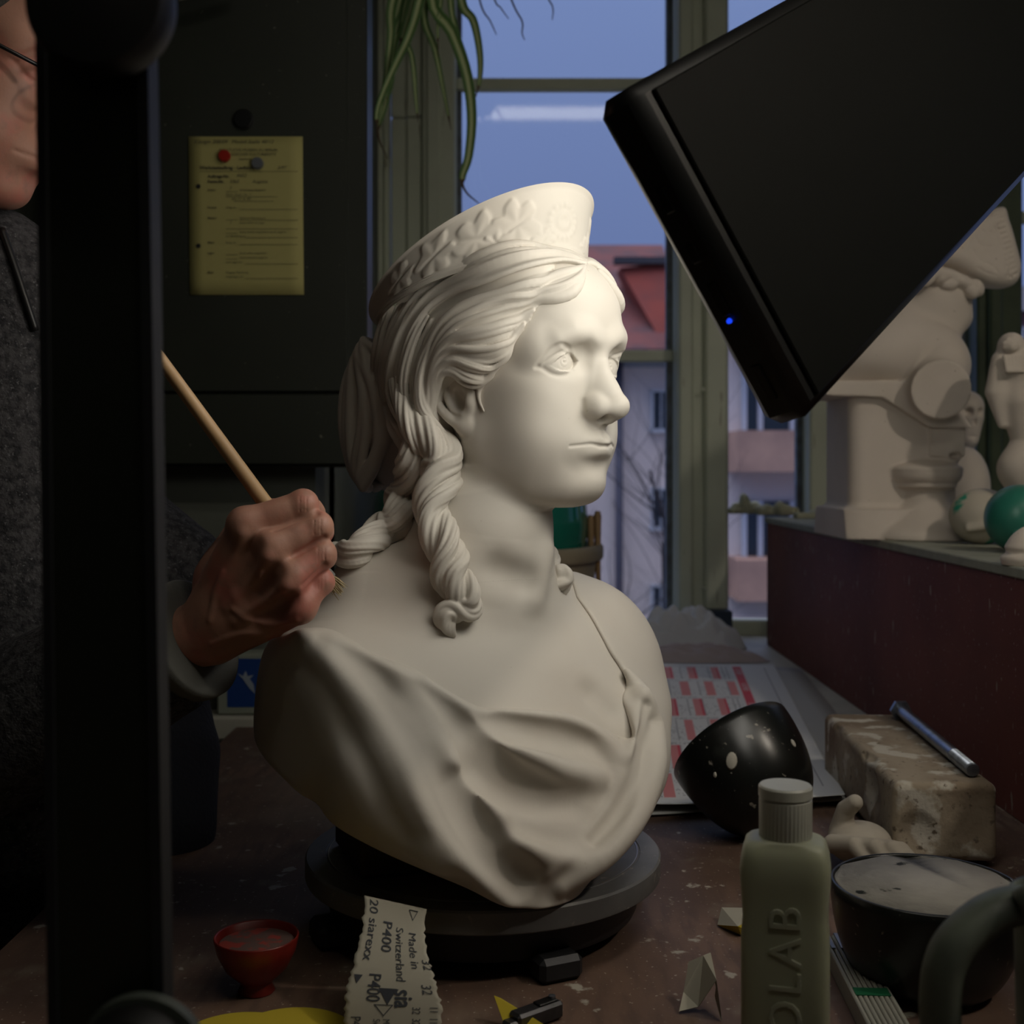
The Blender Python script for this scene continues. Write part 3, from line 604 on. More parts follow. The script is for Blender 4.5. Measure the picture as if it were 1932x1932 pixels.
# ------------------------------------------------------------------ foreground: lamp column with knobs at the left
D = .50; M_COL = mat('dark_olive_metal', (.014, .0165, .011), .42, .2); M_KNOB = mat('knob_black', (.0012, .0012, .0012), .55)
def fx(u): return (u-CU)*D/FPX
def fz(v): return CZ+(HV-v)*D/FPX
r = empty('light_stand', 'tall dark flat column of a lamp stand in the left foreground', 'lamp stand', (fx(190), D+.02, 0))
g = G(); zt, zb = fz(-300), .0
def colx(z, s): t_ = (fz(0)-z)/(fz(0)-fz(1900)); return (fx(76)+t_*(fx(100)-fx(76))) if s == 0 else (fx(268)+t_*(fx(300)-fx(268)))
V = [(colx(z, s), y, z) for z in (zb, zt) for (s, y) in ((0, D+.001), (0, D+.012), (1, D+.012), (1, D+.001))]
V = [(colx(z, 0)-.002, D+.006, z) if False else p for p in V]
g.add(V, [(3, 2, 1, 0), (4, 5, 6, 7), (0, 1, 5, 4), (1, 2, 6, 5), (2, 3, 7, 6), (3, 0, 4, 7)]); g.build('column', M_COL, r)
g = G()
for s, w_ in ((0, .004), (1, .0045)):
    V = [(colx(z, s)+dx, y, z) for z in (zb, zt) for (dx, y) in ((-w_/2, D-.001), (-w_/2, D+.0135), (w_/2, D+.0135), (w_/2, D-.001))]; g.add(V, [(3, 2, 1, 0), (4, 5, 6, 7), (0, 1, 5, 4), (1, 2, 6, 5), (2, 3, 7, 6), (3, 0, 4, 7)])
g.build('edge_profile', mat('edge_rubber', (.006, .007, .009), .6), r)
kr = 140*.47/FPX
G().lathe([(0, -.004), (kr*.9, -.004), (kr, .002), (kr, .012), (kr*.92, .018), (kr*.3, .020), (0, .020)], pix(200, 18, .49)+(0, .002, 0), rotm('X', 90), 64).build('clamp_knob', M_KNOB, r, angle=40)
G().lathe([(0, -.004), (kr*.72, -.004), (kr*.8, .002), (kr*.8, .010), (kr*.7, .016), (0, .018)], pix(262, 1995, .49)+(0, .002, 0), rotm('X', 90), 64).build('clamp_knob', M_KNOB, r, angle=40)
G().lathe([(kr*.80, -.002), (kr*.92, -.002), (kr*.92, .004), (kr*.80, .004), (kr*.80, -.002)], pix(268, 1998, .49), rotm('X', 90), 64, caps=False).build('collar', mat('grey_green_collar', (.05, .06, .05), .5), r, angle=40)
G().box((fx(190), D+.03, .006), (.14, .16, .012), bev=.003).build('base_plate', M_COL, r)
# ================================================================== THINGS ON THE BENCH
UP = np.array([0, 0, 1.])
def paper(name, corners, nu, nv, bend, m, thick=.0004): 
    """bent sheet: corners TL,TR,BR,BL; bend(s,t)-> height"""
    a, b, c, d = [np.asarray(p, float) for p in corners]
    def f(s, t): p = (a*(1-s)+b*s)*(1-t)+(d*(1-s)+c*s)*t; return p+UP*bend(s, t)
    g = G(); g.grid(f, nu, nv); return g, f
# ---- wall planner sheets
M_PAPER = mat('white_paper', (.56, .57, .56), .6); M_RED = mat('planner_red', (.52, .010, .015), .6); M_PINK = mat('planner_pink', (.55, .17, .15), .6); M_TXT = mat('planner_print', (.27, .27, .28), .7)
TL, TR, BR, BL = np.array([-.10, 2.33, .006]), np.array([.495, 2.30, .006]), np.array([.372, 1.36, .006]), np.array([-.13, 1.30, .006])
bend = lambda s, t: .004+.006*math.sin(s*3.1)*math.sin(t*6)*.3+.012*max(0, t-.8)/.2*(1-.6*s)+.004*math.sin(s*7)*t
def planner(name, label, off, mats):
    NU, NV = 300, 220; g, f = paper('p', (TL+off, TR+off, BR+off, BL+off), NU, NV, bend, None); r = empty('wall_planner', label, 'calendar', (TL+BR)/2*np.array([1, 1, 0]))
    o = g.build('sheet', M_PAPER, r, True); me = o.data
    for m in (M_RED, M_PINK, M_TXT): me.materials.append(m)
    mi = np.zeros(len(me.polygons), np.int32); rg = np.random.default_rng(2); rows = np.linspace(.025, .98, 7); noise = rg.random((NV, NU)); wk = rg.integers(0, 7, 60)
    for j in range(NV):
        t_ = (j+.5)/NV; ri = np.searchsorted(rows, t_)-1; rt = (t_-rows[max(ri, 0)])/(rows[1]-rows[0])
        for i in range(NU):
            s_ = (i+.5)/NU; k = 0
            if .30 < t_ < .32: pass
            if s_ > .97: k = 0
            elif .862 < s_ < .890 and .03 < t_ < .93: k = 1
            elif s_ < .855 and .03 < t_ < .97:
                q = (s_/.072+(0, .45, .1, .62, .3, .75, .2)[max(ri, 0) % 7]) % 1.0
                if rt > .10 and rt < .93: 
                    if q < .36: k = 2 if (q < .27 or ri % 2) else 1
                    elif abs((s_/.0144) % 1-.5) < .06: k = 3
                    elif noise[j, i] < .10 and rt > .35: k = 3
                elif noise[j, i] < .45 and (rt < .08): k = 3
            elif abs(s_-.962) < .0018 and .04 < t_ < .95: k = 3
            mi[j*NU+i] = k
    me.polygons.foreach_set('material_index', mi); so = o.modifiers.new('thickness', 'SOLIDIFY'); so.thickness = .0005; so.offset = -1
    # month names on the red bar, bar code near the front edge
    for t_, s_ in ((.06, 'OKTOBER'), (.22, 'NOVEMBER'), (.40, 'DEZEMBER'), (.60, 'JANUAR')):
        a = f(.869, t_)+UP*.0012; ex = unit(f(.812, t_+.06)-f(.812, t_)); ey = -unit(np.cross(ex, UP)); ey = unit(np.cross(UP, ex)); g2 = G(); put_text(g2, s_, a, ex, ey, .014); g2.build('month_name', mat('white_print', (.6, .5, .5), .7), r)
    g3 = G()
    for k in range(26): 
        if (k*7) % 5 != 2: a = f(.555+.0020*k, .93); ex = np.array([1, 0, 0]); g3.box(f(.700, .89+.0017*k)+UP*.0006, (.030, .0011*(1+(k*3 % 4)/3), .0002))
    g3.build('bar_code', M_TXT, r)
    return r
planner('wall_planner', 'white wall planner sheet with red and pink columns, lying on top behind the black bowl', np.zeros(3), None)
g, f = paper('p', (TL+(.03, .03, -.004), TR+(.045, -.02, -.004), BR+(.075, .03, -.004), BL+(.02, -.02, -.004)), 20, 16, lambda s, t: .003+.002*math.sin(s*9), None)
o = g.build('paper_sheet', mat('grey_white_sheet', (.40, .40, .38), .7), None, True, loc=(TL+BR)/2); o.modifiers.new('thickness', 'SOLIDIFY').thickness = .0004; tag(o, 'plain white sheet lying under the red and white wall planner', 'paper')
def translucent(name, col, fac=.5):
    m = bpy.data.materials.new(name); m.use_nodes = True; t = m.node_tree; t.nodes.clear(); o = t.nodes.new('ShaderNodeOutputMaterial'); a = t.nodes.new('ShaderNodeBsdfDiffuse'); b = t.nodes.new('ShaderNodeBsdfTranslucent'); c = t.nodes.new('ShaderNodeMixShader')
    a.inputs[0].default_value = (*col, 1); b.inputs[0].default_value = (*col, 1); c.inputs[0].default_value = fac; t.links.new(a.outputs[0], c.inputs[1]); t.links.new(b.outputs[0], c.inputs[2]); t.links.new(c.outputs[0], o.inputs[0]); return m
# ---- crumpled white film on the sill
M_FILM = translucent('crumpled_film', (.92, .94, .98), .3)
def crumple(name, c, sx_, sy_, h, seed, label, m, cat='plastic film'):
    rg = np.random.default_rng(seed); ph = rg.uniform(0, 6, 8); k = rg.uniform(4, 16, 8)
    def f(s, t):
        x, y = s-.5, t-.5; e = max(0, 1-(abs(2*x)**3+abs(2*y)**3)); z = h*e*(.45+.3*abs(math.sin(k[0]*x+k[1]*y+ph[0]))+.25*abs(math.sin(k[2]*x-k[3]*y+ph[1]))+.14*abs(math.sin(2*k[4]*x+k[5]*y)))
        rr = 1+.12*math.sin(5*math.atan2(y, x)+ph[2]); return np.array([c[0]+x*sx_*rr, c[1]+y*sy_*rr, c[2]+.002+z])
    g = G().grid(f, 60, 50); o = g.build(name, m, None, True, loc=c); o.modifiers.new('thickness', 'SOLIDIFY').thickness = .0006; return tag(o, label, cat)
crumple('plastic_film', pix(1290, 1215, 2.55)*np.array([1, 1, 0]), .24, .14, .085, 1, 'crumpled translucent white film on the window sill, its peak below the window post', M_FILM)
crumple('tissue_paper', pix(1310, 1235, 2.41)*np.array([1, 1, 0]), .26, .08, .030, 5, 'flatter crumpled pinkish white paper in front of the translucent film', mat('pink_tissue', (.48, .42, .46), .7), 'crumpled paper')
c = np.array([upx(1350)-.0, 2.70, 0.0]); c[0] = .445; c[1] = 2.715; o = G().box(c+(0, 0, .034), (.075, .10, .068), bev=.003).build('blue_box', mat('dark_blue_card', (.02, .035, .06), .6), None, loc=c)
tag(o, 'small dark blue box on the sill behind the end of the red-brown shelf', 'box')
# ---- black rubber bowls
M_RUB = mat('black_rubber', (.0065, .0075, .0065), .30, noise=[(60, (.26, .24, .20), .665, .70), (16, (.035, .04, .035), .60, .75), (150, (.20, .19, .16), .69, .73)], bump=[(60, .1, .001)])
M_DUST = mat('plaster_dust', (.36, .345, .31), .9, noise=[(22, (.27, .26, .235), .4, .65), (38, (.022, .026, .026), .635, .67)], bump=[(60, .5, .003)])
def frame_z(n):
    n = unit(n); a = unit(np.cross((0, 0, 1) if abs(n[2]) < .9 else (1, 0, 0), n)); return np.stack([a, np.cross(n, a), n], 1)
def bowl_prof(R, h, foot, th=.0035):
    out = [(foot*math.cos(0)*s_, 0) for s_ in (0.0, 1.0)]; n = 16
    out += [(foot+(R-foot)*math.sin(a)**.85, h*(1-math.cos(a))**.95) for a in np.linspace(.12, math.pi/2, n)]
    out += [(R-th*.5, h+.0012), (R-th, h)]; out += [(max(foot+(R-foot)*math.sin(a)**.85-th, .001), max(h*(1-math.cos(a))**.95, th)) for a in np.linspace(math.pi/2*.97, .15, n)]+[(0, th)]; return out
ax = unit((-.42, .62, .66)); c = pix(1470, 1580, 1.235); Rm = frame_z(ax)
r = empty('rubber_bowl', 'empty black rubber bowl tipped over behind the bottle, spattered with plaster', 'bowl', c*np.array([1, 1, 0]))
o = G().lathe(bowl_prof(.0690, .092, .026), c-ax*.0, Rm, 72, squash=(1.0, 1.0, 1)).build('body', M_RUB, r, True)
zmin = min((np.array(o.matrix_world @ v.co) if False else np.array(v.co)+np.array(r.location))[2] for v in o.data.vertices); o.location.z -= zmin-.0005
g = G(); n_ = unit((-.30, -.70, .55))
# plaster splash: a thin irregular flake on the bowl side
BW = c+np.array([0, 0, -zmin])
def flake(u, v, s_, seed):
    rg = np.random.default_rng(seed); pts = []
    V = np.array([np.array(q.co)+np.array(r.location)+np.array([0, 0, -zmin]) for q in o.data.vertices]); uv = np.stack([CU+V[:, 0]/V[:, 1]*FPX, HV-(V[:, 2]-CZ)/V[:, 1]*FPX], 1)
    i = int(np.argmin(((uv-np.array([u, v]))**2).sum(1)+(V[:, 1]-1.18)*4e3)); p = V[i]; nrm = np.array(o.data.vertices[i].normal); 
    if nrm[1] > 0: nrm = -nrm
    fz_ = frame_z(nrm); g = G(); g.lathe([(0, .0), (s_*.7, .0002), (s_, .0003), (s_*.8, .0012), (0, .0015)], p, fz_, 14, squash=(1, 1.5, 1)); g.build('plaster_splash', mat('dried_plaster', (.42, .40, .34), .9), r, True)
flake(1378, 1436, .0060, 1); flake(1500, 1398, .003, 2); flake(1345, 1462, .002, 3)
# full bowl in front
D = .90; c = np.array([(1748-CU)*D/FPX, D+.0, 0]); zr_ = CZ-(1667-HV)*D/FPX; R_ = .0690
r = empty('rubber_bowl', 'black rubber bowl with dried plaster inside, on the bench at lower right', 'bowl', c)
G().lathe(bowl_prof(R_, zr_, .032), c, None, 96).build('body', M_RUB, r, True)
g = G(); prof = [(0, zr_*.50), (R_*.40, zr_*.50), (R_*.66, zr_*.60), (R_*.83, zr_*.72), (R_*.915, zr_*.84), (R_*.945, zr_*.95), (R_*.955, zr_*.985)]; g.lathe([(a, b+.0008) for a, b in prof[::-1]][::-1], c, None, 72); 
rgq = random.Random(3); g.V = [(x+rgq.uniform(-.0012, .0012), y+rgq.uniform(-.0012, .0012), z+rgq.uniform(-.0018, .0018)) for x, y, z in g.V]; g.build('plaster_crust', M_DUST, r, True)
# ---- bottle
M_BOT = mat('translucent_white_plastic', (.36, .38, .27), .42, sss=(.25, (.02, .02, .012), 1.0), noise=(5, (.32, .34, .24), .4, .7)); M_CAP = mat('white_cap', (.46, .47, .41), .40)
D = .745; c = np.array([(1482-CU)*D/FPX, D, 0.]); Rz = rotm('Z', -14)
r = empty('plastic_bottle', 'milky white square plastic bottle with white screw cap and raised lettering', 'bottle', c, math.radians(-14))
def rsq(w, d, z, n=64, e=5.0):
    return [np.array([math.copysign(abs(math.cos(a))**(2/e), math.cos(a))*w, math.copysign(abs(math.sin(a))**(2/e), math.sin(a))*d, z]) for a in np.linspace(0, 2*math.pi, n, endpoint=False)]
zc = CZ-(1480-HV)*D/FPX; sh = CZ-(1665-HV)*D/FPX; nb = CZ-(1575-HV)*D/FPX; W2, D2_ = .0262, .0200
secs = [(.92, 0, 5), (1, .004, 7), (1, sh-.030, 7), (.965, sh-.018, 7), (.985, sh-.006, 7), (1.02, sh+.004, 6), (1.03, sh+.011, 6), (1.0, sh+.018, 5.5), (.93, nb-.0045, 5), (.84, nb-.0020, 4), (.72, nb-.0008, 3), (.58, nb-.0004, 2.4), (.53, nb, 2), (.53, nb+.003, 2)]
V = []; F = []; n = 64
for (k, z, e) in secs: V += [c+Rz @ p for p in (rsq(W2*k, (D2_*k if k > .8 else D2_*.8+(W2*k-D2_*.8)*(1-(k-.53)/.27)*1.0 if e < 4 else D2_*k), z, n, e))]
for j in range(len(secs)-1):
    for k in range(n): F.append((j*n+k, j*n+(k+1) % n, (j+1)*n+(k+1) % n, (j+1)*n+k))
F.append(tuple(range(n-1, -1, -1))); F.append(tuple((len(secs)-1)*n+k for k in range(n))); G().add(V, F).build('body', M_BOT, r, True)
g = G(); m = 120; cr = .0158
pr_ = [(cr*.96, nb-.002), (cr, nb-.001), (cr, zc-.0085), (cr*.97, zc-.0080), (cr*.97, zc-.0072), (cr*1.03, zc-.0068), (cr*1.03, zc-.0012), (cr*.97, zc), (0, zc+.0004)]
for (q, z) in pr_:
    for k in range(m): a = 2*math.pi*k/m; rr = q*(1+(.014 if (k % 3 == 0) else 0)*(nb < z < zc-.008 or abs(z-nb+.001) < 1e-6)); g.V.append(tuple(c+np.array([rr*math.cos(a), rr*math.sin(a), z])))
for j in range(len(pr_)-1):
    for k in range(m): g.F.append((j*m+k, j*m+(k+1) % m, (j+1)*m+(k+1) % m, (j+1)*m+k))
g.F.append(tuple(range(m-1, -1, -1))); g.build('screw_cap', M_CAP, r, angle=35)
g = G(); ex = Rz @ np.array([0, 0, 1.]); ey = Rz @ np.array([-1., 0, 0])
put_text(g, 'ECOLAB', c+Rz @ np.array([.0095, -D2_-.0004, .0060]), ex, ey, .0270, extrude=.0007, space=1.22); g.build('raised_lettering', M_BOT, r)
# ---- jug with handle, nearest at the right
M_JUG = mat('grey_green_plastic', (.13, .155, .12), .5, noise=[(25, (.045, .055, .045), .45, .65), (9, (.12, .14, .11), .5, .7)], bump=[(60, .1, .001)])
D = .60; c = np.array([(2085-CU)*D/FPX, D, 0.]); r = empty('measuring_jug', 'grey green plastic jug whose loop handle fills the lower right corner', 'jug', c)
jz = CZ-(1700-HV)*D/FPX
G().lathe([(0, 0), (.036, 0), (.038, .003), (.042, jz-.012), (.0445, jz), (.0425, jz), (.040, jz-.01), (.036, .006), (0, .006)], c, None, 72).build('body', M_JUG, r, True)
hp = [pix(1972, 1708, D-.004), pix(1900, 1712, D-.008), pix(1838, 1745, D-.010), pix(1790, 1802, D-.012), pix(1774, 1880, D-.012), pix(1778, 1990, D-.012), pix(1790, 2110, D-.010), pix(1850, 2190, D-.006), pix(1980, 2230, D-.003)]
G().tube(catmull(hp, 50), [.0122]*50, 18, flat=.75).build('handle', M_JUG, r, smooth=True)
G().tube([pix(1920, 1705, D-.02), pix(1980, 1688, D-.02), pix(2040, 1684, D-.02)], [.006, .010, .009], 14).build('thumb_rest', M_JUG, r, smooth=True)
# ---- stone block with chipped edge, bolt on it
M_STONE = mat('grey_stone', (.34, .285, .21), .9, noise=[(7, (.20, .15, .10), .42, .60), (26, (.50, .47, .40), .53, .59), (120, (.13, .10, .07), .62, .70)], bump=[(45, .6, .004), (250, .4, .0012)])
L0, yaw = .335, math.radians(-3); Rb = rotm('Z', -3.0); cb = np.array([.4235, 1.33, .006])
v = Vol((-.062, -.185, -.002), (.062, .185, .088), .0016, Rb, cb)
def blk(x, y, z): qx, qy, qz = np.abs(x)-.049+.008*(z/.08)*0, np.abs(y)-.166, np.abs(z-.0375)-.0375; m_ = .008; return np.sqrt(np.maximum(qx+m_, 0)**2+np.maximum(qy+m_, 0)**2+np.maximum(qz+m_, 0)**2)+np.minimum(np.maximum(np.maximum(qx+m_, qy+m_), qz+m_), 0)-m_
v.fn(blk); rg = np.random.default_rng(8)
for k in range(26):
    y = rg.uniform(-.16, .15); v.ell((-.056+rg.uniform(-.004, .004), y, .080+rg.uniform(-.008, .006)), (rg.uniform(.006, .015), rg.uniform(.010, .032), rg.uniform(.005, .013)), .002, 's', R=rotm('X', rg.uniform(-30, 30)))
v.ell((-.060, -.080, .045), (.016, .032, .026), .006, 's'); v.ell((-.028, -.172, .026), (.022, .012, .026), .003, 's'); v.ell((-.060, .030, .060), (.012, .040, .014), .004, 's'); v.ell((.03, -.17, .05), (.02, .008, .03), .01, 's')
for k in range(40): v.ell((rg.uniform(-.05, .05), rg.uniform(-.17, .17), .0765), (rg.uniform(.003, .010),)*2+(rg.uniform(.001, .0025),), .001, 's')
V, F = v.mesh(); o = raw_mesh('stone_block', V, F, M_STONE, True, None, cb); tag(o, 'chipped beige grey stone block lying beside the red-brown shelf, bolt on top', 'stone block')
M_BOLT = mat('zinc_bolt', (.33, .37, .44), .30, .9, noise=(60, (.2, .22, .26), .45, .7)); hd, tp = np.array([.4640, 1.452, .0925]), np.array([.4480, 1.185, .0885]); dr = unit(tp-hd); Rm = frame_z(dr)
r = empty('hex_bolt', 'long zinc hexagon bolt lying on the stone block beside the shelf', 'bolt', hd)
G().lathe([(.0, 0), (.0115, 0), (.0125, .0012), (.0125, .0085), (0, .0085)], hd-dr*.0085, Rm, 6).build('head', M_BOLT, r, angle=25)
Ls = np.linalg.norm(tp-hd); pr_ = [(0, -.001), (.0070, 0), (.0070, Ls*.78)]; z = Ls*.78
while z < Ls-.002: pr_ += [(.0060, z+.0004), (.0070, z+.0011)]; z += .0016
pr_ += [(.0058, Ls), (0, Ls)]; G().lathe(pr_, hd, Rm, 28).build('shank', M_BOLT, r, angle=30)
# ---- plaster hand fragment between bowl and stone
M_FRAG = mat('old_plaster', (.44, .40, .33), .85, noise=(20, (.35, .31, .25), .4, .7), bump=[(120, .3, .001)])
D = 1.16; v = Vol((.285, 1.06, -.002), (.40, 1.26, .070), .0014); P = lambda u, w_, d, z=None: pix(u, w_, d)
pc = np.array([.335, 1.175, .022]); v.ell(pc, (.030, .040, .018), 0, R=rotm('Z', -25))
for k, (dx, L_) in enumerate(((-.020, .040), (-.007, .052), (.007, .054), (.020, .044))):
    b0 = pc+rotm('Z', -25) @ np.array([dx, -.030, .004]); v.poly([b0, b0+np.array([.014, -.022, .006])*(L_/.04), b0+np.array([.026, -.040, -.008])*(L_/.04)], [.0090, .0080, .0068], .003)
v.poly([pc+(-.016, .010, .010), pc+(-.012, .004, .030), pc+(-.006, -.006, .040)], [.010, .009, .0075], .006); v.fn(lambda x, y, z: -z-.0, None, None, .001, 'i')
V, F = v.mesh(); o = raw_mesh('plaster_hand', V, F, M_FRAG, True, None, (pc[0], pc[1], 0)); tag(o, 'small white plaster hand fragment lying between the bottle and the stone', 'plaster cast')
# ---- red cup
M_REDC = mat('red_silicone', (.13, .009, .005), .38, noise=(30, (.22, .02, .012), .45, .7)); c = np.array([(484-CU)*.892/FPX, .892, 0.])
r = empty('mixing_cup', 'small red footed mixing cup on the dark left side of the bench', 'cup', c)
pf = [(0, 0), (.0125, 0), (.0135, .001), (.0110, .006), (.0130, .009), (.0225, .018), (.0285, .030), (.0308, .0405), (.0302, .0415), (.0290, .0405), (.0265, .030), (.0200, .019), (.010, .012), (0, .011)]
G().lathe(pf, c, None, 64).build('body', M_REDC, r, True)
G().lathe([(0, .0135), (.011, .0135), (.0205, .0205), (.0262, .0305), (.0272, .036), (.0262, .0365)], c, None, 48).build('dried_residue', mat('dark_residue', (.10, .06, .05), .8, noise=(80, (.26, .03, .02), .5, .56)), r, True)
# ---- yellow abrasive discs
M_ABR = mat('yellow_abrasive', (.42, .33, .018), .9, bump=[(1500, .3, .0003)]); M_BACK = mat('sandpaper_backing', (.37, .35, .28), .8); M_PRN = mat('dark_print', (.035, .04, .05), .8)
for k, (u, v_, rr, lab) in enumerate(((446, 1968, .042, 'yellow round sandpaper disc at bottom left, the left one of two'), (552, 1962, .042, 'yellow round sandpaper disc at bottom left, the right one of two'))):
    c = onz(u, v_, .0); c[2] = .0012+.0012*k; c[1] -= .0; o = G().lathe([(0, 0), (rr, 0), (rr, .0008), (0, .0008)], c, rotm('Y', 1.5 if k else 0), 64).build('sanding_disc', M_ABR, None, loc=c); tag(o, lab, 'sandpaper')
# ---- printed sandpaper strip leaning on the turntable
A, B, C_, D_ = pix(681, 1690, .873), pix(806, 1716, .873), pix(832, 1950, .822), pix(656, 1950, .822)
rg = random.Random(5); tear = [[rg.uniform(-.0012, .0012) for _ in range(41)] for _ in range(2)]
def strip(s, t):
    e = tear[0][int(t*40)]*(1-s)+tear[1][int(t*40)]*s; wx = .0035*math.sin(t*5.2+.6)*(1-s)-.003*math.sin(t*6.5)*s; p = (A*(1-s)+B*s)*(1-t)+(D_*(1-s)+C_*s)*t; return p+np.array([e+wx, -.010*math.sin(math.pi*t), 0])
r = empty('sandpaper_strip', 'torn beige sandpaper strip with dark printed lettering, leaning on the turntable rim', 'sandpaper', (A+D_)/2*np.array([1, 1, 0]))
o = G().grid(strip, 20, 40).build('backing', M_BACK, r, True); so = o.modifiers.new('thickness', 'SOLIDIFY'); so.thickness = .0005; so.offset = -1
SN = np.cross(unit(D_-A), unit(B-A)); SN = unit(SN if SN[1] < 0 else -SN)
def on_strip(V, F, s0, t0, k, g, down=True):
    """lettering that runs down the strip: x of the letters goes along t, y towards -s... mapped on the bent sheet"""
    Ls_ = np.linalg.norm(A-D_); Ws_ = np.linalg.norm(A-B); out = []
    for (x, y, z) in V:
        t_ = t0+x*k/Ls_; s_ = s0+y*k/Ws_; p = strip(min(max(s_, 0), 1), min(max(t_, 0), .999)) if 0 <= t_ < 1 and 0 <= s_ <= 1 else None
        if p is None: p = strip(min(max(s_, 0), 1), min(max(t_, 0), .999))
        # de-jitter the torn edge
        e = tear[0][int(min(max(t_, 0), .999)*40)]*(1-s_)+tear[1][int(min(max(t_, 0), .999)*40)]*s_; out.append(p-np.array([e, 0, 0])+SN*.0010)
    g.add(out, F)
g = G()
for (s, s0, t0, k, b_) in (('20 siarexx', .10, .01, .0092, .0003), ('P400', .33, .14, .0100, .0003), ('Made in', .74, .19, .0078, 0), ('Switzerland', .54, .17, .0078, 0), ('P400', .22, .52, .0100, .0003), ('P400', .07, .86, .0072, 0), ('32', .90, .38, .0078, 0), ('32', .82, .58, .0078, 0), ('sia', .52, .63, .0135, .0009), ('32', .70, .77, .0058, 0), ('32', .70, .87, .0058, 0), ('11', .88, .76, .0058, 0), ('11', .88, .86, .0058, 0), ('Made in', .40, .88, .005, 0), ('Switz', .30, .88, .005, 0)):
    V, F = text_geo(s, 1.0, bold=b_*20); on_strip(V, F, s0, t0, k, g)
def tri(s0, t0, w_, h_, hollow=False):
    P_ = [(0, 0), (w_, .5*h_), (0, h_)]
    if not hollow: on_strip([(a, b, 0) for a, b in P_], [(0, 1, 2)], s0, t0, 1, g)
    else:
        cx_, cy_ = w_/3, h_/2; Q = [(cx_+(a-cx_)*.80, cy_+(b-cy_)*.80) for a, b in P_]; on_strip([(a, b, 0) for a, b in P_+Q], [(i, (i+1) % 3, 3+(i+1) % 3, 3+i) for i in range(3)], s0, t0, 1, g)
tri(.34, .63, .012, .010); tri(.04, .54, .006, .005); tri(.30, .76, .009, .010, True); tri(.72, .03, .007, .007, True)
g.build('printing', M_PRN, r)
# ---- loose scraps of sandpaper
def fold(name, pts, faces, m, label, mats=None):
    V = [onz(u, v_, z) for (u, v_, z) in pts]; o = raw_mesh(name, np.array(V), faces, m, False, None, np.mean(V, 0)*np.array([1, 1, 0])); so = o.modifiers.new('thickness', 'SOLIDIFY'); so.thickness = .0006
    if mats:
        for q in mats[0]: o.data.materials.append(q)
        for p, k in zip(o.data.polygons, mats[1]): p.material_index = k
    return tag(o, label, 'sandpaper')
fold('folded_sandpaper', [(1281, 1909, .002), (1290, 1872, .010), (1300, 1815, .026), (1328, 1803, .034), (1341, 1798, .036), (1352, 1850, .028), (1318, 1900, .004), (1362, 1925, .001), (1350, 1880, .010)], [(0, 1, 6), (1, 2, 3, 6), (3, 4, 5, 6), (4, 7, 5), (5, 7, 8)], M_BACK, 'bent piece of grey sandpaper standing like a tent, left of the white bottle')
fold('folded_sandpaper', [(1354, 1746, .001), (1362, 1713, .010), (1404, 1714, .012), (1420, 1735, .006), (1392, 1748, .010), (1398, 1764, .001), (1420, 1760, .001)], [(1, 2, 4, 0), (0, 4, 5), (4, 3, 6, 5), (2, 3, 4)], M_BACK, 'small folded scrap of yellow and white sandpaper beside the white bottle', ([M_ABR], [0, 1, 1, 0]))
fold('folded_sandpaper', [(932, 1879, .018), (945, 1884, .016), (1012, 1925, .008), (1052, 1950, .002), (980, 1965, .001), (950, 1930, .006)], [(0, 1, 2, 5), (5, 2, 3, 4)], M_ABR, 'pointed yellow sandpaper scrap at the bottom edge beside the small dark metal tool')
# ---- small metal clamp / blade holder
M_DKM = mat('dark_metal', (.10, .10, .105), .35, .8, noise=(40, (.05, .05, .05), .4, .7)); c = onz(1012, 1905, .010); c[2] = 0
r = empty('blade_holder', 'small dark metal blade holder near the bottom edge, left of the bottle', 'tool', c, math.radians(38)); Rz = rotm('Z', 38)
G().box(c+Rz @ np.array([0, 0, .0070]), (.040, .013, .012), Rz, .002).build('body', M_DKM, r)
G().box(c+Rz @ np.array([.008, 0, .0137]), (.016, .008, .0016), Rz, .0005).build('clip_plate', mat('black_plastic', (.006, .006, .006), .38), r)
G().lathe([(0, 0), (.0025, 0), (.0025, .002), (0, .0024)], c+Rz @ np.array([.014, 0, .0142]), None, 14).build('rivet', M_BOLT, r)
G().box(c+Rz @ np.array([-.022, .0, .0060]), (.010, .010, .006), Rz, .0015).build('jaw', M_DKM, r)
# ---- folding rule
M_RULE = mat('white_rule', (.30, .30, .26), .5); M_GRN = mat('rule_green', (.01, .12, .05), .5); c0 = onz(1585, 1802, .0); c1 = onz(1660, 1945, .0); dr = unit((c1-c0)*np.array([1, 1, 0])); sd = np.cross(UP, dr); L_ = .215
r = empty('folding_rule', 'folded white measuring rule on the bench between bottle and black bowl', 'ruler', c0)
Rm = np.stack([dr, sd, UP], 1)
for k in range(8): G().box(c0+dr*(L_/2)+sd*(.0036*(k-3.5))+UP*.0080, (L_, .0030, .016), Rm, .0008).build('slat', M_RULE, r)
for k in range(4): G().box(c0+dr*.014+sd*(.0072*(k-1.5))+UP*.0165, (.030, .0034, .0012), Rm, .0003).build('hinge_plate', M_BOLT, r)
G().box(c0+dr*.105+sd*.0+UP*.0164, (.012, .024, .0006), Rm).build('green_mark', M_GRN, r)
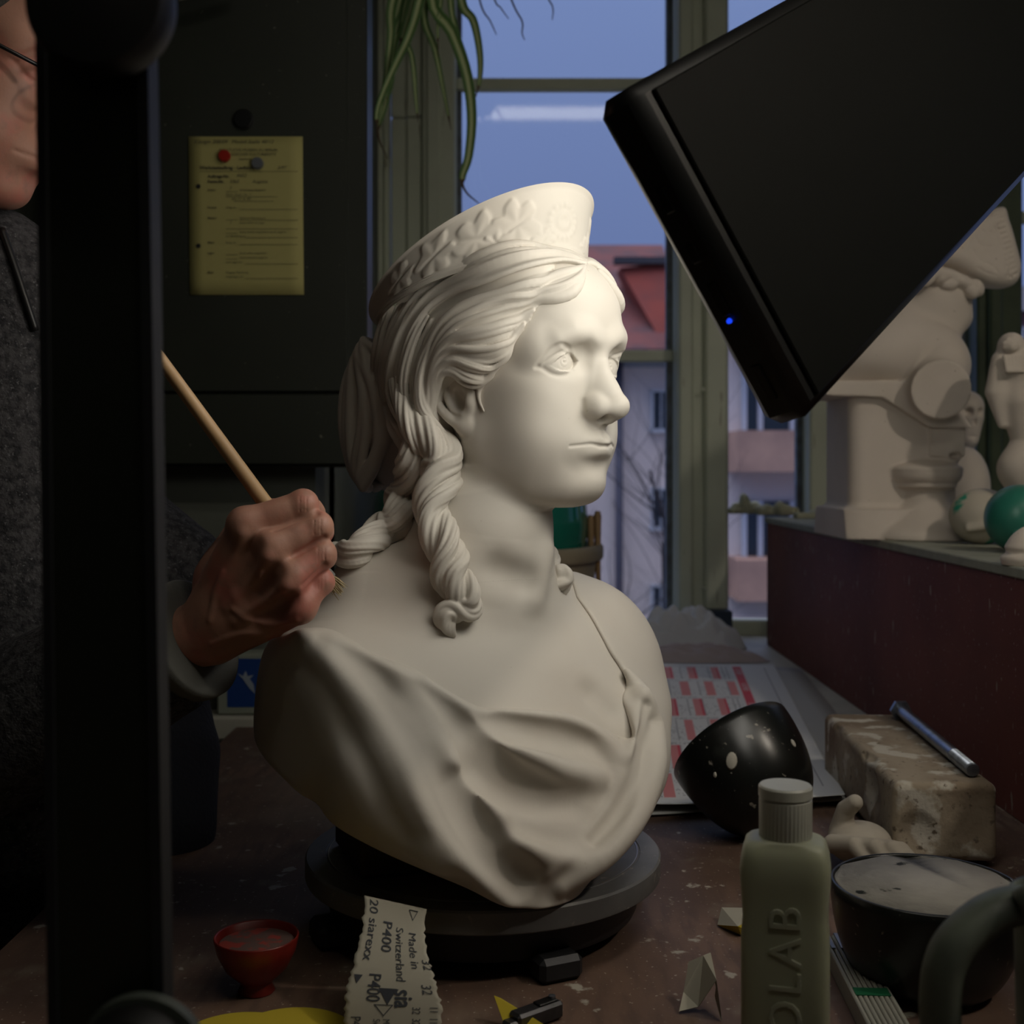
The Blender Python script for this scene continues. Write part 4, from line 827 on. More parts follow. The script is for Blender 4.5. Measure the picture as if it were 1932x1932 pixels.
# ================================================================== SHELF BOX ON THE RIGHT WITH CASTS
SX, SZ = .549, .275
M_MAR = mat('red_brown_lacquer', (.21, .072, .052), .62, spec=.15, noise=[(4, (.15, .052, .040), .4, .65), (95, (.34, .28, .22), .66, .69, (1, 1, .30)), (260, (.34, .29, .23), .665, .69, (1, 1, .7)), (18, (.30, .26, .18), .745, .755)], bump=[(35, .1, .002)])
M_TOP = mat('dusty_shelf_top', (.30, .31, .25), .8, noise=[(30, (.24, .25, .20), .4, .7), (250, (.14, .14, .11), .66, .72)])
r = empty('display_shelf', 'long red-brown lacquered box shelf on the bench at right, casts on its pale top', 'shelf', (SX+.4, 1.7, 0))
YA, YB = .72, 2.625
g = G(); g.box((SX+.009, (YA+YB)/2, (SZ-.012)/2), (.018, YB-YA, SZ-.012), bev=.001).box((SX+.45, YB-.009, (SZ-.012)/2), (.88, .018, SZ-.012), bev=.001).box((SX+.45, YA+.009, (SZ-.012)/2), (.88, .018, SZ-.012), bev=.001); g.build('front_board', M_MAR, r)
G().box((SX+.45-.002, (YA+YB)/2, SZ-.006), (.904, YB-YA+.006, .012), bev=.0015).build('top_board', M_TOP, r)
M_CAST = mat('warm_plaster_cast', (.64, .575, .505), .75, noise=[(9, (.57, .51, .44), .4, .7), (160, (.30, .26, .2), .71, .75)], bump=[(120, .15, .0008)], spec=.25)
def onshelf(u, v): return onz(u, v, SZ)
def sdf_obj(v, name, m, parent=None, loc=None): V, F = v.mesh(); return raw_mesh(name, V, F, m, True, parent, loc)
# ---- mould block with the half baluster foot
DB = 1.86; o = pix(1590, 1010, DB); 
def bp_(u, v, d=DB): return pix(u, v, d)
v = Vol((.495, 1.70, SZ-.003), (.735, 2.05, .515), .0022)
cx_, cy_ = .590, 1.905
v.fn(lambda x, y, z: np.maximum(np.maximum(np.sqrt(np.maximum(np.abs(x-.592)-.060, 0)**2+np.maximum(np.abs(y-1.915)-.058, 0)**2)-.022, z-.505), SZ+.0005-z))
v.fn(lambda x, y, z: np.maximum(np.sqrt(np.maximum(np.abs(x-.575)-.050, 0)**2+np.maximum(np.abs(y-1.91)-.060, 0)**2)-.035-.012*np.clip((SZ+.05-z)/.05, 0, 1), np.maximum(z-(SZ+.045), SZ+.0005-z)), k=.012)
def lath(c, tab, x, y, z): q = np.sqrt((x-c[0])**2+(y-c[1])**2); return (q-spl([a for a, b in tab], [b for a, b in tab], z).astype(np.float32))*.8
tb = [(SZ-.01, .088), (SZ+.012, .084), (SZ+.030, .060), (SZ+.050, .040), (SZ+.066, .034), (SZ+.074, .036), (SZ+.078, .045), (SZ+.084, .046), (SZ+.088, .050), (SZ+.100, .054), (SZ+.110, .050), (SZ+.116, .030), (SZ+.2, .001)]
cc_ = (.625, 1.845)
v.fn(lambda x, y, z: np.maximum(lath(cc_, tb, x, y, z), np.maximum(z-(SZ+.118), SZ+.0005-z)), k=.006)
v.poly([(.655, 1.86, SZ+.20), (.660, 1.85, SZ+.135)], [.020, .024], .012); v.fn(lambda x, y, z: np.maximum(np.maximum(np.abs(x-.655)-.026, np.abs(y-1.85)-.02), np.abs(z-(SZ+.16))-.035), k=.006)
v.ell((.665, 1.833, SZ+.126), (.010, .008, .005), .002, 's')
o = sdf_obj(v, 'plaster_pedestal', M_CAST, None, (cx_, cy_, SZ)); tag(o, 'white plaster block with a turned half foot cast on it, carrying the helmeted bust', 'pedestal')
# ---- helmeted bust on the block: head turned away to the right, cut shoulder towards us
DHb = 1.88; h = .0021
v = Vol((.40, 1.72, .440), (.83, 2.10, .80), h); q = lambda u, w_, dd=0.: pix(u, w_, DHb+dd)
v.ell(q(1690, 655, .02), (.085, .080, .060), 0); v.ell(q(1640, 680, .02), (.075, .075, .045), .03); v.ell(q(1775, 690, -.03), (.042, .050, .050), .03)
v.poly([q(1560, 715, .02), q(1650, 690, .02), q(1740, 690, -.01)], [.030, .045, .050], .03)
v.poly([q(1700, 620, .03), q(1760, 575, .03)], [.052, .046], .03)
v.ell(q(1770, 568, .02), (.050, .052, .050), .02); v.poly([q(1765, 585, .00), q(1795, 612, -.005)], [.030, .020], .02); v.ell(q(1800, 600, .01), (.026, .03, .022), .012)
# cut: flat sloping underside and round arm section
v.half(q(1640, 722), unit((.02, .15, -1)), .002); v.half(q(1775, 790, -.03), unit((-.62, -.25, -.75))*1.0 if False else unit((.55, .1, -.95)), .002) if False else None
a, b = q(1722, 722, -.06), q(1830, 838, -.06); n_ = unit(np.cross(b-a, (0.1, 1, 0)));  n_ = n_ if n_[2] < 0 else -n_
v2 = Vol((.40, 1.72, .440), (.83, 2.10, .80), h)
# hanging wedge plinth beneath the shoulder
P1 = [q(1560, 725), q(1722, 725), q(1835, 830), q(1826, 845), q(1740, 800), q(1560, 742)]
zz = [p[2] for p in P1]; xs_ = [p[0] for p in P1]
def wedge(x, y, z): 
    d = poly_sdf((CU+x/1.86*FPX, HV-(z-CZ)/1.86*FPX), [(1545, 722), (1724, 722), (1745, 700), (1835, 838), (1830, 852), (1810, 850), (1745, 812), (1650, 752), (1545, 748)])*1.86/FPX; return np.maximum(d, np.abs(y-1.895)-.075).astype(np.float32)
v.fn(wedge, None, None, .003)
# arm section: a flat round face
ac = q(1776, 735, -.10); an = unit((-.10, -1, -.12)); fr = frame_z(an)
def disc(x, y, z):
    X, Y, Z = x-ac[0], y-ac[1], z-ac[2]; t_ = X*an[0]+Y*an[1]+Z*an[2]; rr = np.sqrt(np.maximum(X*X+Y*Y+Z*Z-t_*t_, 0)); return np.maximum(rr-.043, np.abs(t_+.035)-.035)
v.fn(disc, None, None, .016)
# carved hair roll, ornament on the shoulder
for k in range(9): t_ = k/8; p = q(1735+105*t_, 515+32*t_+8*math.sin(k*2), -.028+.012*t_); p = p-(0, .008, 0); v.ell(p, (.0095, .012, .014), .0012, R=rotm('Y', 20*k))
v.poly(catmull([q(1728, 528, -.03), q(1780, 515, -.035), q(1845, 545, -.02)], 14), .009, .004)
for k in range(16): v.ell(q(1732+4.2*k+6*math.sin(k*5), 606+5.5*k+6*math.cos(k*3), -.040+.003*(k % 3)), (.007, .007, .006), .0015)
for k in range(7): v.poly([q(1745+9*k, 655, -.058), q(1742+9*k, 688, -.066)], .0045, .003)
v.poly(catmull([q(1690, 600, -.01), q(1730, 630, -.03), q(1775, 650, -.045)], 10), .0022, .002, 's')
r = empty('helmeted_bust', 'plaster bust with a flared engraved helmet, on the block at right, partly behind the lamp', 'bust', q(1690, 722)); r.location.z = .505
sdf_obj(v, 'figure', M_CAST, r)
v = Vol((.52, 1.72, .60), (.86, 2.10, .86), h)
hc = q(1775, 520, .02)
hp_ = [(1705, 540), (1720, 470), (1780, 420), (1880, 395), (1893, 420), (1905, 460), (1922, 500), (1930, 530), (1905, 540), (1850, 533), (1790, 505), (1745, 490), (1730, 510)]
HP = [(1740, 505), (1765, 460), (1830, 418), (1893, 388), (1908, 415), (1920, 452), (1931, 500), (1925, 528), (1905, 540), (1865, 536), (1830, 522), (1790, 505)]
def helm(x, y, z):
    d = poly_sdf((CU+x/DHb*FPX, HV-(z-CZ)/DHb*FPX), [tuple(p) for p in catmull(HP+[HP[0]], 60)][:-1])*DHb/FPX; t_ = np.clip((x-.62)/.16, 0, 1); half = .052*(1-.45*t_)
    return (np.sqrt(np.maximum(d+.022, 0)**2+np.maximum(np.abs(y-DHb-.02)-half+.022, 0)**2)+np.minimum(np.maximum(d+.022, np.abs(y-DHb-.02)-half+.022), 0)-.022).astype(np.float32)
v.fn(helm)
def eng(px, r_=.0013, k=.0012, op='s'): P_ = v.hit(px, 0, 1.6, 2.1); v.poly(catmull(P_, 26), r_, k, op)
eng([(1862, 405), (1880, 440), (1894, 480), (1900, 525)]); eng([(1868, 402), (1887, 440), (1901, 480), (1907, 524)], .0015)
eng([(1858, 440), (1848, 432), (1840, 445), (1850, 462), (1872, 465), (1880, 450), (1866, 436)]); eng([(1835, 470), (1848, 490), (1870, 500), (1885, 515)]); eng([(1845, 505), (1862, 515), (1880, 520)]); eng([(1828, 460), (1838, 440), (1855, 425)])
for k in range(13): t_ = k/12; eng([(1882+28*t_-4, 404+118*t_), (1897+28*t_-4, 400+114*t_)], .0016)
sdf_obj(v, 'helmet', M_CAST, r)
# ---- small skull head hanging behind, domed cast
def put(vol, name, label, cat, m=M_CAST): lo = vol.o; n_ = np.array(vol.A.shape); V, F = vol.mesh(); c_ = np.array([V[:, 0].mean(), V[:, 1].mean(), V[:, 2].min()]); return tag(raw_mesh(name, V, F, m, True, None, c_), label, cat)
D = 2.08; v = Vol(pix(1780, 1000, D)-(.0, .10, .06), pix(1875, 735, D)+(.03, .10, .03), .0022); q = lambda u, w_, dd=0.: pix(u, w_, D+dd)
v.lathe_ = None
def lathe_into(v, c, tab, k=0., zlo=None):
    zs_ = [a for a, b in tab]; rs_ = [b for a, b in tab]; v.fn(lambda x, y, z: np.maximum((np.sqrt((x-c[0])**2+(y-c[1])**2)-spl(zs_, rs_, z).astype(np.float32))*.8, np.maximum(z-zs_[-1], zs_[0]-z)), None, None, k)
cb_ = q(1822, 930); zb = SZ
lathe_into(v, cb_, [(zb, .036), (zb+.02, .034), (zb+.035, .026), (zb+.060, .024), (zb+.064, .030), (zb+.072, .030), (zb+.076, .024)])
dz = q(0, 925)[2]-zb
v = Vol((cb_[0]-.06, D-.06, zb-.003), (cb_[0]+.06, D+.06, q(0, 838)[2]+.01), .002)
zt_ = q(0, 843)[2]; ze_ = q(0, 925)[2]
lathe_into(v, cb_, [(zb, .038), (zb+.010, .037), (zb+.016, .027), (ze_-.030, .022), (ze_-.022, .028), (ze_-.014, .029), (ze_-.008, .024), (ze_, .026)])
v.ell((cb_[0], D, ze_+.004), (.040, .040, zt_-ze_-.004), .0); v.fn(lambda x, y, z: (z-(ze_+.0))*-1, (cb_[0]-.06, D-.06, ze_+.0), None, 0, 'u') if False else None
put(v, 'dome_cast', 'white mushroom shaped plaster dome on a turned foot behind the block', 'plaster cast')
D = 2.16; cs_ = pix(1822, 792, D); zb = SZ
v = Vol((cs_[0]-.05, D-.06, zb-.003), (cs_[0]+.05, D+.06, cs_[2]+.065), .002)
lathe_into(v, (cs_[0], D-.004), [(zb, .03), (zb+.01, .03), (zb+.02, .014), (cs_[2]-.05, .013), (cs_[2]+.005, .022)])
v.ell(cs_+(0, 0, .022), (.030, .038, .030), .006); v.poly([cs_+(0, -.004, .0), cs_+(0, -.004, -.03)], [.018, .014], .01); v.poly([cs_+(.004, -.014, .0), cs_+(.002, -.018, -.034)], [.020, .013], .012)
for sg in (-1, 1): v.ell(cs_+(sg*.011+.004, -.036, .012), (.008, .012, .008), .003, 's')
v.ell(cs_+(.004, -.038, -.006), (.004, .010, .007), .002, 's'); v.poly([cs_+(-.010, -.030, -.030), cs_+(.012, -.030, -.030)], .0016, .001, 's')
for k in range(6): v.poly([cs_+(-.009+.0040*k, -.031, -.024), cs_+(-.009+.0040*k, -.031, -.036)], .0008, .0006, 's')
put(v, 'skull_cast', 'small plaster skull on a stem under the cut shoulder of the helmeted bust', 'plaster cast')
# ---- white cast ball with green marks, teal ball
M_GRS = mat('green_stained_plaster', (.50, .46, .38), .7, noise=[(16, (.46, .42, .34), .4, .7), (24, (.02, .30, .20), .58, .64)], bump=[(60, .3, .002)])
c = onshelf(1852, 1026)*1.0; D = c[1]; R_ = .0395
v = Vol(c-(.055, .05, .003), c+(.055, .055, .10), .0018); b = c+(0, .0, R_*.98)
v.ell(b, (.044, .042, R_), 0); v.poly([b+(-.030, -.030, -.016), b+(.0, -.044, -.010), b+(.026, -.036, .004)], [.005, .006, .004], .006); v.poly([b+(.0, -.040, .020), b+(.004, -.044, -.006)], [.004, .006], .006)
v.ell(b+(-.016, -.040, -.026), (.010, .010, .005), .003, 's'); v.ell(b+(.018, -.038, -.014), (.009, .010, .006), .003, 's'); v.ell(b+(.030, -.028, .012), (.010, .010, .008), .004, 's')
put(v, 'head_cast', 'white plaster head mould with green stains lying right of the block', 'plaster cast', M_GRS)
M_TEAL = mat('teal_glazed_cast', (.03, .20, .145), .35, noise=[(10, (.02, .13, .10), .4, .65), (6, (.28, .36, .28), .62, .80)], bump=[(30, .2, .002)])
c = onshelf(1925, 1042); v = Vol(c-(.055, .05, .003), c+(.055, .055, .11), .0018); b = c+(0, 0, .043); v.ell(b, (.044, .042, .043), 0); v.poly([b+(-.02, -.036, -.02), b+(.015, -.042, -.012)], .004, .004); v.ell(b+(.02, -.034, -.02), (.012, .01, .006), .003, 's')
put(v, 'head_cast', 'teal green rounded cast at the right edge of the photo', 'plaster cast', M_TEAL)
c = onshelf(1797, 1000); v = Vol(c-(.03, .03, .003), c+(.035, .03, .04), .0016); v.poly([c+(-.010, 0, .014), c+(.020, 0, .016)], [.013, .012], 0); v.fn(lambda x, y, z: -(z-SZ), None, None, 0, 'i'); put(v, 'finger_cast', 'short rounded plaster stub between the block and the stained head mould', 'plaster cast')
c = onshelf(1937, 1066); v = Vol(c-(.035, .035, .003), c+(.035, .035, .06), .0016); lathe_into(v, c, [(SZ, .026), (SZ+.010, .026), (SZ+.013, .022), (SZ+.020, .023), (SZ+.024, .021), (SZ+.036, .012), (SZ+.042, .004)]); put(v, 'turned_foot', 'small turned plaster foot at the front of the shelf by the right edge', 'plaster cast')
# ---- standing female figure at the right edge, seam down her back
D = 1.68; c = pix(1925, 930, D); v = Vol((c[0]-.065, D-.06, SZ-.003), (c[0]+.085, D+.07, pix(0, 618, D)[2]+.01), .0017); q = lambda u, w_, dd=0.: pix(u, w_, D+dd)
v.ell(q(1908, 652), (.018, .020, .018), 0); v.ell(q(1925, 690), (.026, .026, .030), .006); v.poly([q(1925, 700), q(1930, 735)], [.024, .018], .012)
v.ell(q(1922, 735, .01), (.036, .026, .034), .015); v.poly([q(1930, 760), q(1935, 830), q(1930, 880), q(1935, 925)], [.030, .020, .026, .022], .012)
v.ell(q(1928, 885), (.033, .030, .032), .012); v.poly([q(1935, 925), q(1937, 980)], [.022, .026], .01); lathe_into(v, q(1937, 1000), [(SZ, .034), (SZ+.012, .033), (SZ+.018, .028), (q(0, 935)[2], .022)], .008)
v.poly([q(1887, 680, .0), q(1878, 740, .0), q(1890, 800, .0)], [.012, .014, .006], .012)
for k in range(9): a = k*.7; v.poly([q(1908+14*math.cos(a), 652+12*math.sin(a), -.014), q(1912+4*math.cos(a), 654+4*math.sin(a), -.020)], .0035, .002)
for k in range(7): v.poly([q(1895+7*k, 672, -.020), q(1900+6*k, 700, -.026)], .003, .0018)
v.poly(catmull([q(1921, 715, -.024), q(1927, 770, -.030), q(1926, 830, -.022), q(1914, 880, -.028), q(1911, 915, -.026)], 24), .0016, .0012, 's')
put(v, 'standing_figure', 'small plaster figure with knotted hair seen from behind at the right edge', 'figurine')
# ---- fragments at the far end
M_FRG = mat('yellowish_plaster', (.46, .46, .33), .85, noise=(14, (.36, .36, .26), .4, .7), bump=[(80, .4, .002)])
def lumps(name, label, u0, u1, v0, v1, seed, n, flatk=1.0, m=M_FRG):
    a = onshelf((u0+u1)/2, v1); D_ = a[1]; W_ = (u1-u0)*D_/FPX; H_ = (v1-v0)*D_/FPX; rg = np.random.default_rng(seed); v = Vol((a[0]-W_*.6, D_-.06, SZ-.003), (a[0]+W_*.6, D_+.06, SZ+H_+.02), .0022); first = True
    for k in range(n):
        t_ = (k+.5)/n; x = a[0]+W_*(t_-.5)*.85; hh = H_*(.45+.55*rg.random())*(1-.4*abs(2*t_-1)); v.ell((x, D_+rg.uniform(-.015, .015), SZ+hh*.42), (W_/n*rg.uniform(.8, 1.3), .022*rg.uniform(.7, 1.3), hh*.62), 0 if first else .006, R=rotm('Y', rg.uniform(-35, 35))); first = False
        if k % 2: v.ell((x+.004, D_-.02, SZ+hh*.7), (.008, .008, .008), .003, 's')
    v.fn(lambda x, y, z: SZ-z, None, None, 0, 'i'); return put(v, name, label, 'plaster fragment', m)
lumps('plaster_fragment', 'lumpy yellowish plaster fragment nearest the far left end of the shelf top', 1372, 1440, 930, 969, 3, 7)
lumps('plaster_fragment', 'long pale plaster fragment lying across the back of the shelf, second from its left end', 1425, 1502, 940, 972, 6, 6)
c = onshelf(1517, 978); tag(G().box(c+(0, 0, .006), (.040, .03, .012), rotm('Z', 8), .002).build('plaster_chip', M_FRG, None, loc=c), 'flat pale plaster chip on the shelf left of the block', 'plaster fragment')
lumps('plaster_fragment', 'low gridded plaster piece right of the flat chip on the shelf', 1528, 1578, 956, 976, 9, 5)
c = onshelf(1577, 1000); tag(G().box(c+(0, 0, .005), (.017, .016, .010), rotm('Z', 12), .001).build('metal_bracket', mat('rusty_metal', (.06, .045, .035), .7), None, loc=c), 'tiny dark metal piece at the foot of the plaster block', 'metal piece')
c = onshelf(1772, 962); c = np.array([.70, 2.02, SZ]); v = Vol(c-(.03, .03, .003), c+(.03, .03, .12), .002); v.ell(c+(0, 0, .045), (.018, .018, .046), 0); put(v, 'glass_bottle', 'small dark green glass bottle glimpsed between block foot and dome', 'bottle', M_GG)
# ================================================================== THE PLASTER BUST
HY = math.radians(52.0)
HR = np.array([[math.sin(HY), math.cos(HY), 0], [-math.cos(HY), math.sin(HY), 0], [0, 0, 1.]])
HT = np.array([0.004, 1.06, 0.434])
VH = 0.0010*DEV
NECK_P = [pix(915, 800, 1.075), pix(922, 900, 1.06), pix(918, 1000, 1.05), pix(905, 1080, 1.055), pix(890, 1180, 1.07)]
NECK_R = [.050, .050, .0515, .058, .075]
def neck_into(vol, k):
    vol.poly([vol.loc(p) for p in catmull(NECK_P, 9)], np.interp(np.linspace(0, 1, 9), np.linspace(0, 1, 5), NECK_R), k)
def face_vol(skin=None):
    v = Vol(FLO, FHI, VH, HR, HT)
    # skull
    v.ell((-.012, 0, .045), (.098, .073, .088), 0)
    # face mass: cross sections by height
    zs = [-.084, -.078, -.070, -.058, -.045, -.030, -.010, .010, .035, .055, .075, .095, .115, .130]
    Fz = [.052, .0680, .0775, .0810, .0800, .0825, .0800, .0785, .0840, .0920, .0935, .0900, .0780, .060]
    Wz = [.022, .032, .040, .0500, .0560, .0600, .0630, .0650, .0650, .0650, .0650, .0630, .0570, .045]
    Mz = [.026, .024, .018, .008, .003, .001, .000, .000, .000, .0, .0, .0, .0, .0]
    Nz = [2.0, 2.0, 2.0, 2.0, 2.0, 2.05, 2.1, 2.2, 2.4, 2.65, 2.6, 2.45, 2.2, 2.1]
    def f(x, y, z):
        F, W, M, N = (spl(zs, t, z).astype(np.float32) for t in (Fz, Wz, Mz, Nz))
        X = x-M; a = np.where(X > 0, F-M, .055); g = ((np.abs(X)/a)**N+(np.abs(y)/W)**N)**(1/N)
        d = (g-1)*np.minimum(a, W)*0.95
        return np.maximum(np.maximum(d, -.082-z), z-.125)
    v.fn(f, (-.06, -.08, -.088), (.115, .08, .13), k=.015)
    # jaw bone
    v.poly([(.004, -.053, -.028), (.010, -.049, -.048), (.040, -.036, -.062), (.060, -.016, -.067)], [.012, .013, .014, .013], .018, mirror=True)
    v.ell((.0640, 0, -.0630), (.0175, .0200, .0160), .012)                 # chin
    v.ell((.048, -.034, .006), (.026, .026, .024), .020, mirror=True)        # cheek bone
    v.ell((.050, -.030, -.026), (.024, .026, .028), .022, mirror=True)       # cheek
    v.ell((.026, -.044, -.028), (.032, .018, .030), .022, mirror=True)
    v.smooth(3)
    # eye sockets
    v.ell((.0920, -.0310, .0370), (.0140, .0165, .0095), .014, 's', mirror=True)
    v.ell((.056, -.049, .046), (.014, .012, .014), .014, mirror=True)
    v.ell((.0895, -.0205, .0400), (.0085, .0070, .0100), .010, 's', mirror=True)
    v.poly([(.0890, -.010, .0540), (.0880, -.022, .0590), (.0840, -.034, .0585), (.077, -.043, .053)], [.0030, .0034, .0036, .003], .014, mirror=True)   # brow
    # nose
    v.poly([(.0830, 0, .0520), (.0850, 0, .0380), (.0920, 0, .0220), (.0995, 0, .0080), (.1050, 0, .0005)], [.0085, .0062, .0060, .0064, .0070], .008)
    v.ell((.0860, 0, .0040), (.0200, .0120, .0200), .008)
    v.poly([(.082, 0, .030), (.088, -.0, .0)], [.009, .013], .010)
    v.ell((.1060, 0, -.0005), (.0078, .0078, .0070), .006)
    v.ell((.0900, -.0125, -.0010), (.0110, .0066, .0100), .005, R=rotm('Y', 15), mirror=True); v.poly([(.0960, -.0115, -.0035), (.1040, -.0065, -.0035)], [.0056, .0050], .006, mirror=True)     # wings
    v.poly([(.1060, 0, -.0055), (.0900, 0, -.0120)], [.0044, .0050], .004)
    v.ell((.0965, -.0085, -.0105), (.0080, .0034, .0040), .002, 's', R=rotm('Z', -18), mirror=True)
    v.poly([(.0830, -.0200, .0030), (.0835, -.0200, -.0050), (.0830, -.0175, -.0105)], .0010, .004, 's', mirror=True)
    # mouth
    v.ell((.0700, 0, -.0330), (.0180, .0280, .0190), .012)
    mz = -.0325
    v.poly([(.0770, -.0230, mz+.0002), (.0850, -.0140, mz+.0030), (.0890, -.0060, mz+.0042), (.0897, 0, mz+.0034)], [.0008, .0022, .0030, .0034], .0075, mirror=True)
    v.poly([(.0770, -.0210, mz-.0030), (.0830, -.0140, mz-.0060), (.0858, -.0070, mz-.0072), (.0865, 0, mz-.0074)], [.0010, .0026, .0036, .0038], .0080, mirror=True)
    v.poly([(.0925, 0, -.0165), (.0945, 0, -.0250)], [.0022, .0030], .004, 's')   # philtrum
    v.ell((.0905, 0, -.0490), (.0045, .0150, .0050), .010, 's')
    v.smooth(2)
    ml = v.hit([(1076, 842), (1090, 840.5), (1104, 839), (1115, 838), (1126, 840), (1134, 842)])
    ml = np.vstack([ml, [[ml[-1][0]+.0012, 0, ml[-1][2]+.0004]]]); ml = np.vstack([ml, (ml[:-1]*np.array([1, -1, 1]))[::-1]])
    v.poly(catmull(ml, 30), .0008+.0005*np.sin(np.linspace(0, math.pi, 30)), .0018, 's')
    # eyes: lid shells cut by the almond opening, eyeball, engraved iris
    for sg in (-1, 1):
        c = np.array([.0645, sg*.0335, .0345])
        cb = c-(.0095, 0, 0); RB = .0229
        v.ell(c+(.0002, 0, .001), .0160, .0040)
        R1, R2 = .0190, .0215
        zc1 = c[2]+.0068-R1; zc2 = c[2]-.0072+R2; yo = c[1]+sg*.0000
        def almond(x, y, z):
            zt = z+.16*sg*(y-yo)
            d1 = np.sqrt((y-yo)**2+(zt-zc1)**2)-R1; d2 = np.sqrt((y-yo)**2+(zt-zc2)**2)-R2
            return np.maximum(np.maximum(d1, d2), RB-np.sqrt((x-cb[0])**2+(y-cb[1])**2+(z-cb[2])**2))
        v.fn(almond, c-.024, c+.024, .0006, 's')
        g = unit((1, -.14, .03)); e1 = unit(np.cross((0, 0, 1), g)); e2 = np.cross(g, e1)
        ring = [cb+RB*unit(g+.235*(e1*math.cos(a)+e2*math.sin(a))) for a in np.linspace(0, 2*math.pi, 25)]
        v.poly(ring, .0004, .0005, 's')
        pup = [cb+(RB-.0002)*unit(g+.55*r_*(e1*math.cos(a)+e2*math.sin(a))) for a, r_ in zip(np.linspace(.4*math.pi, 1.9*math.pi, 12), np.linspace(.17, .12, 12))]
        v.poly(pup, .0008, .0005, 's')
    def both(px, n, r, k, op, lift=0.0):
        q = catmull(v.hit(px, lift), n); v.poly(q, r, k, op); v.poly(q*np.array([1, -1, 1.]), r, k, op)
    both([(1011, 693), (1020, 680), (1033, 666), (1047, 655), (1061, 650), (1072, 656), (1079, 668)], 20, np.interp(np.linspace(0, 1, 20), [0, .5, 1], [.0006, .0013, .0008]), .0028, 's', .0004)   # upper lid crease
    both([(1025, 689), (1033, 680), (1044, 672), (1059, 664), (1070, 666), (1079, 674), (1082, 682)], 18, .0011, .0012, 's', .0002)
    both([(1016, 692), (1026, 696), (1040, 705), (1056, 709), (1072, 706), (1081, 698)], 16, .0006, .0030, 's', .0003)
    # ear
    Er = np.array([0.002, 0, -.002]); q = .80
    def E_(P): return [np.array((-.0085, -.0705, .0065))+Er*0+(np.array(p)-np.array((-.004, -.0775, 0)))*np.array((1.0, .8, q)) for p in P]
    v.ell(E_([(-.004, -.0710, .002)])[0], (.0200, .0070, .0250), .006, R=rotm('Z', -14) @ rotm('Y', 8), mirror=True)
    hel = [(.0100, -.0740, -.0010), (.0090, -.0760, .0130), (.0020, -.0800, .0270), (-.0100, -.0830, .0300), (-.0200, -.0845, .0200), (-.0225, -.0840, .0050), (-.0185, -.0815, -.0100), (-.0090, -.0785, -.0220), (.0010, -.0755, -.0290)]
    v.poly(E_(catmull(hel, 24)), np.concatenate([np.linspace(.0024, .0034, 12), np.linspace(.0034, .0045, 12)]), .0030, mirror=True)
    v.ell(E_([(.0030, -.0745, -.0280)])[0], (.0085, .0050, .0085), .005, mirror=True)
    v.poly(E_(catmull([(.0000, -.0790, .0200), (-.0100, -.0810, .0160), (-.0130, -.0805, .0040), (-.0080, -.0780, -.0100), (.002, -.0760, -.0150)], 14)), .0026, .003, mirror=True)
    v.ell(E_([(-.0000, -.0830, -.0020)])[0], (.0085, .0080, .0100), .003, 's', R=rotm('Z', -14), mirror=True)
    v.poly(E_(catmull([(-.004, -.087, .024), (-.0155, -.089, .015), (-.0175, -.088, .002), (-.0120, -.085, -.012)], 12)), .0020, .002, 's', mirror=True)
    v.ell(E_([(.0100, -.0765, -.0030)])[0], (.0035, .0040, .0055), .003, mirror=True)   # tragus
    if skin is None: neck_into(v, .012)
    else:
        I = np.stack(np.meshgrid(*[v.o[k]+v.h*np.arange(v.A.shape[k]) for k in range(3)], indexing='ij'), -1)
        q = v.sub(v.o, v.o+v.h*np.array(v.A.shape)); v.mix(q[0], skin.val(v.wor(I)).astype(np.float32), .012, 'u')
    return v
FLO, FHI = (-.125, -.10, -.145), (.135, .10, .155)
M_PLASTER = mat('white_plaster', (.61, .575, .51), .62, noise=[(9, (.58, .53, .46), .45, .75), (140, (.48, .43, .36), .72, .80)], bump=[(180, .10, .0004), (900, .12, .0002)], spec=.35)
def strands(vol, src, A, B, n, r, lift=(.001, .003), k=.0025, groups=3, seed=1, N=36, op='u', taper=.5, jit=.22, wid=None):
    """n locks laid between the guide lines A and B (photograph pixels thrown onto the surface src)"""
    rg = np.random.default_rng(seed); a = catmull(A, N); b = catmull(B, N); s_ = np.linspace(0, 1, N)
    for i in range(n):
        t = (i+.5)/n+rg.uniform(-.35, .35)/n; wv = rg.uniform(-jit, jit)/n*2*np.sin(s_*rg.uniform(3, 7)+rg.uniform(0, 6))
        px = a+(b-a)*(t+wv)[:, None]; lf = lift[0]+(lift[1]-lift[0])*(.5+.5*math.sin(2*math.pi*groups*t+seed))*np.sin(math.pi*np.clip(s_*.9+.08, 0, 1))**.4+rg.uniform(-.0004, .0004)
        P = src.hit(px); P = P+src.nrm(P)*lf[:, None]
        # smooth the 3-D line
        for _ in range(9 if op == 's' else 3): P[1:-1] = .25*P[:-2]+.5*P[1:-1]+.25*P[2:]
        rr = r*(rg.uniform(.8, 1.2))*(1-taper*np.abs(2*s_-1)**3)
        vol.poly(P, rr, k, op)
        # fine strands carved along each lock
        nn_ = src.nrm(P); tg = np.gradient(P, axis=0); sd = np.cross(tg, nn_); sd /= np.maximum(np.linalg.norm(sd, axis=1, keepdims=True), 1e-9)
        for off in (-.75, -.25, .28, .78):
            o2 = off+rg.uniform(-.12, .12)+.12*np.sin(s_*rg.uniform(4, 8)+rg.uniform(0, 6)); Q = P+sd*(rr*o2)[:, None]+nn_*(rr*np.sqrt(np.maximum(1-o2*o2, .05))*.98)[:, None]
            vol.poly(Q, np.maximum(rr*rg.uniform(.16, .26), .0003), .0009, op)
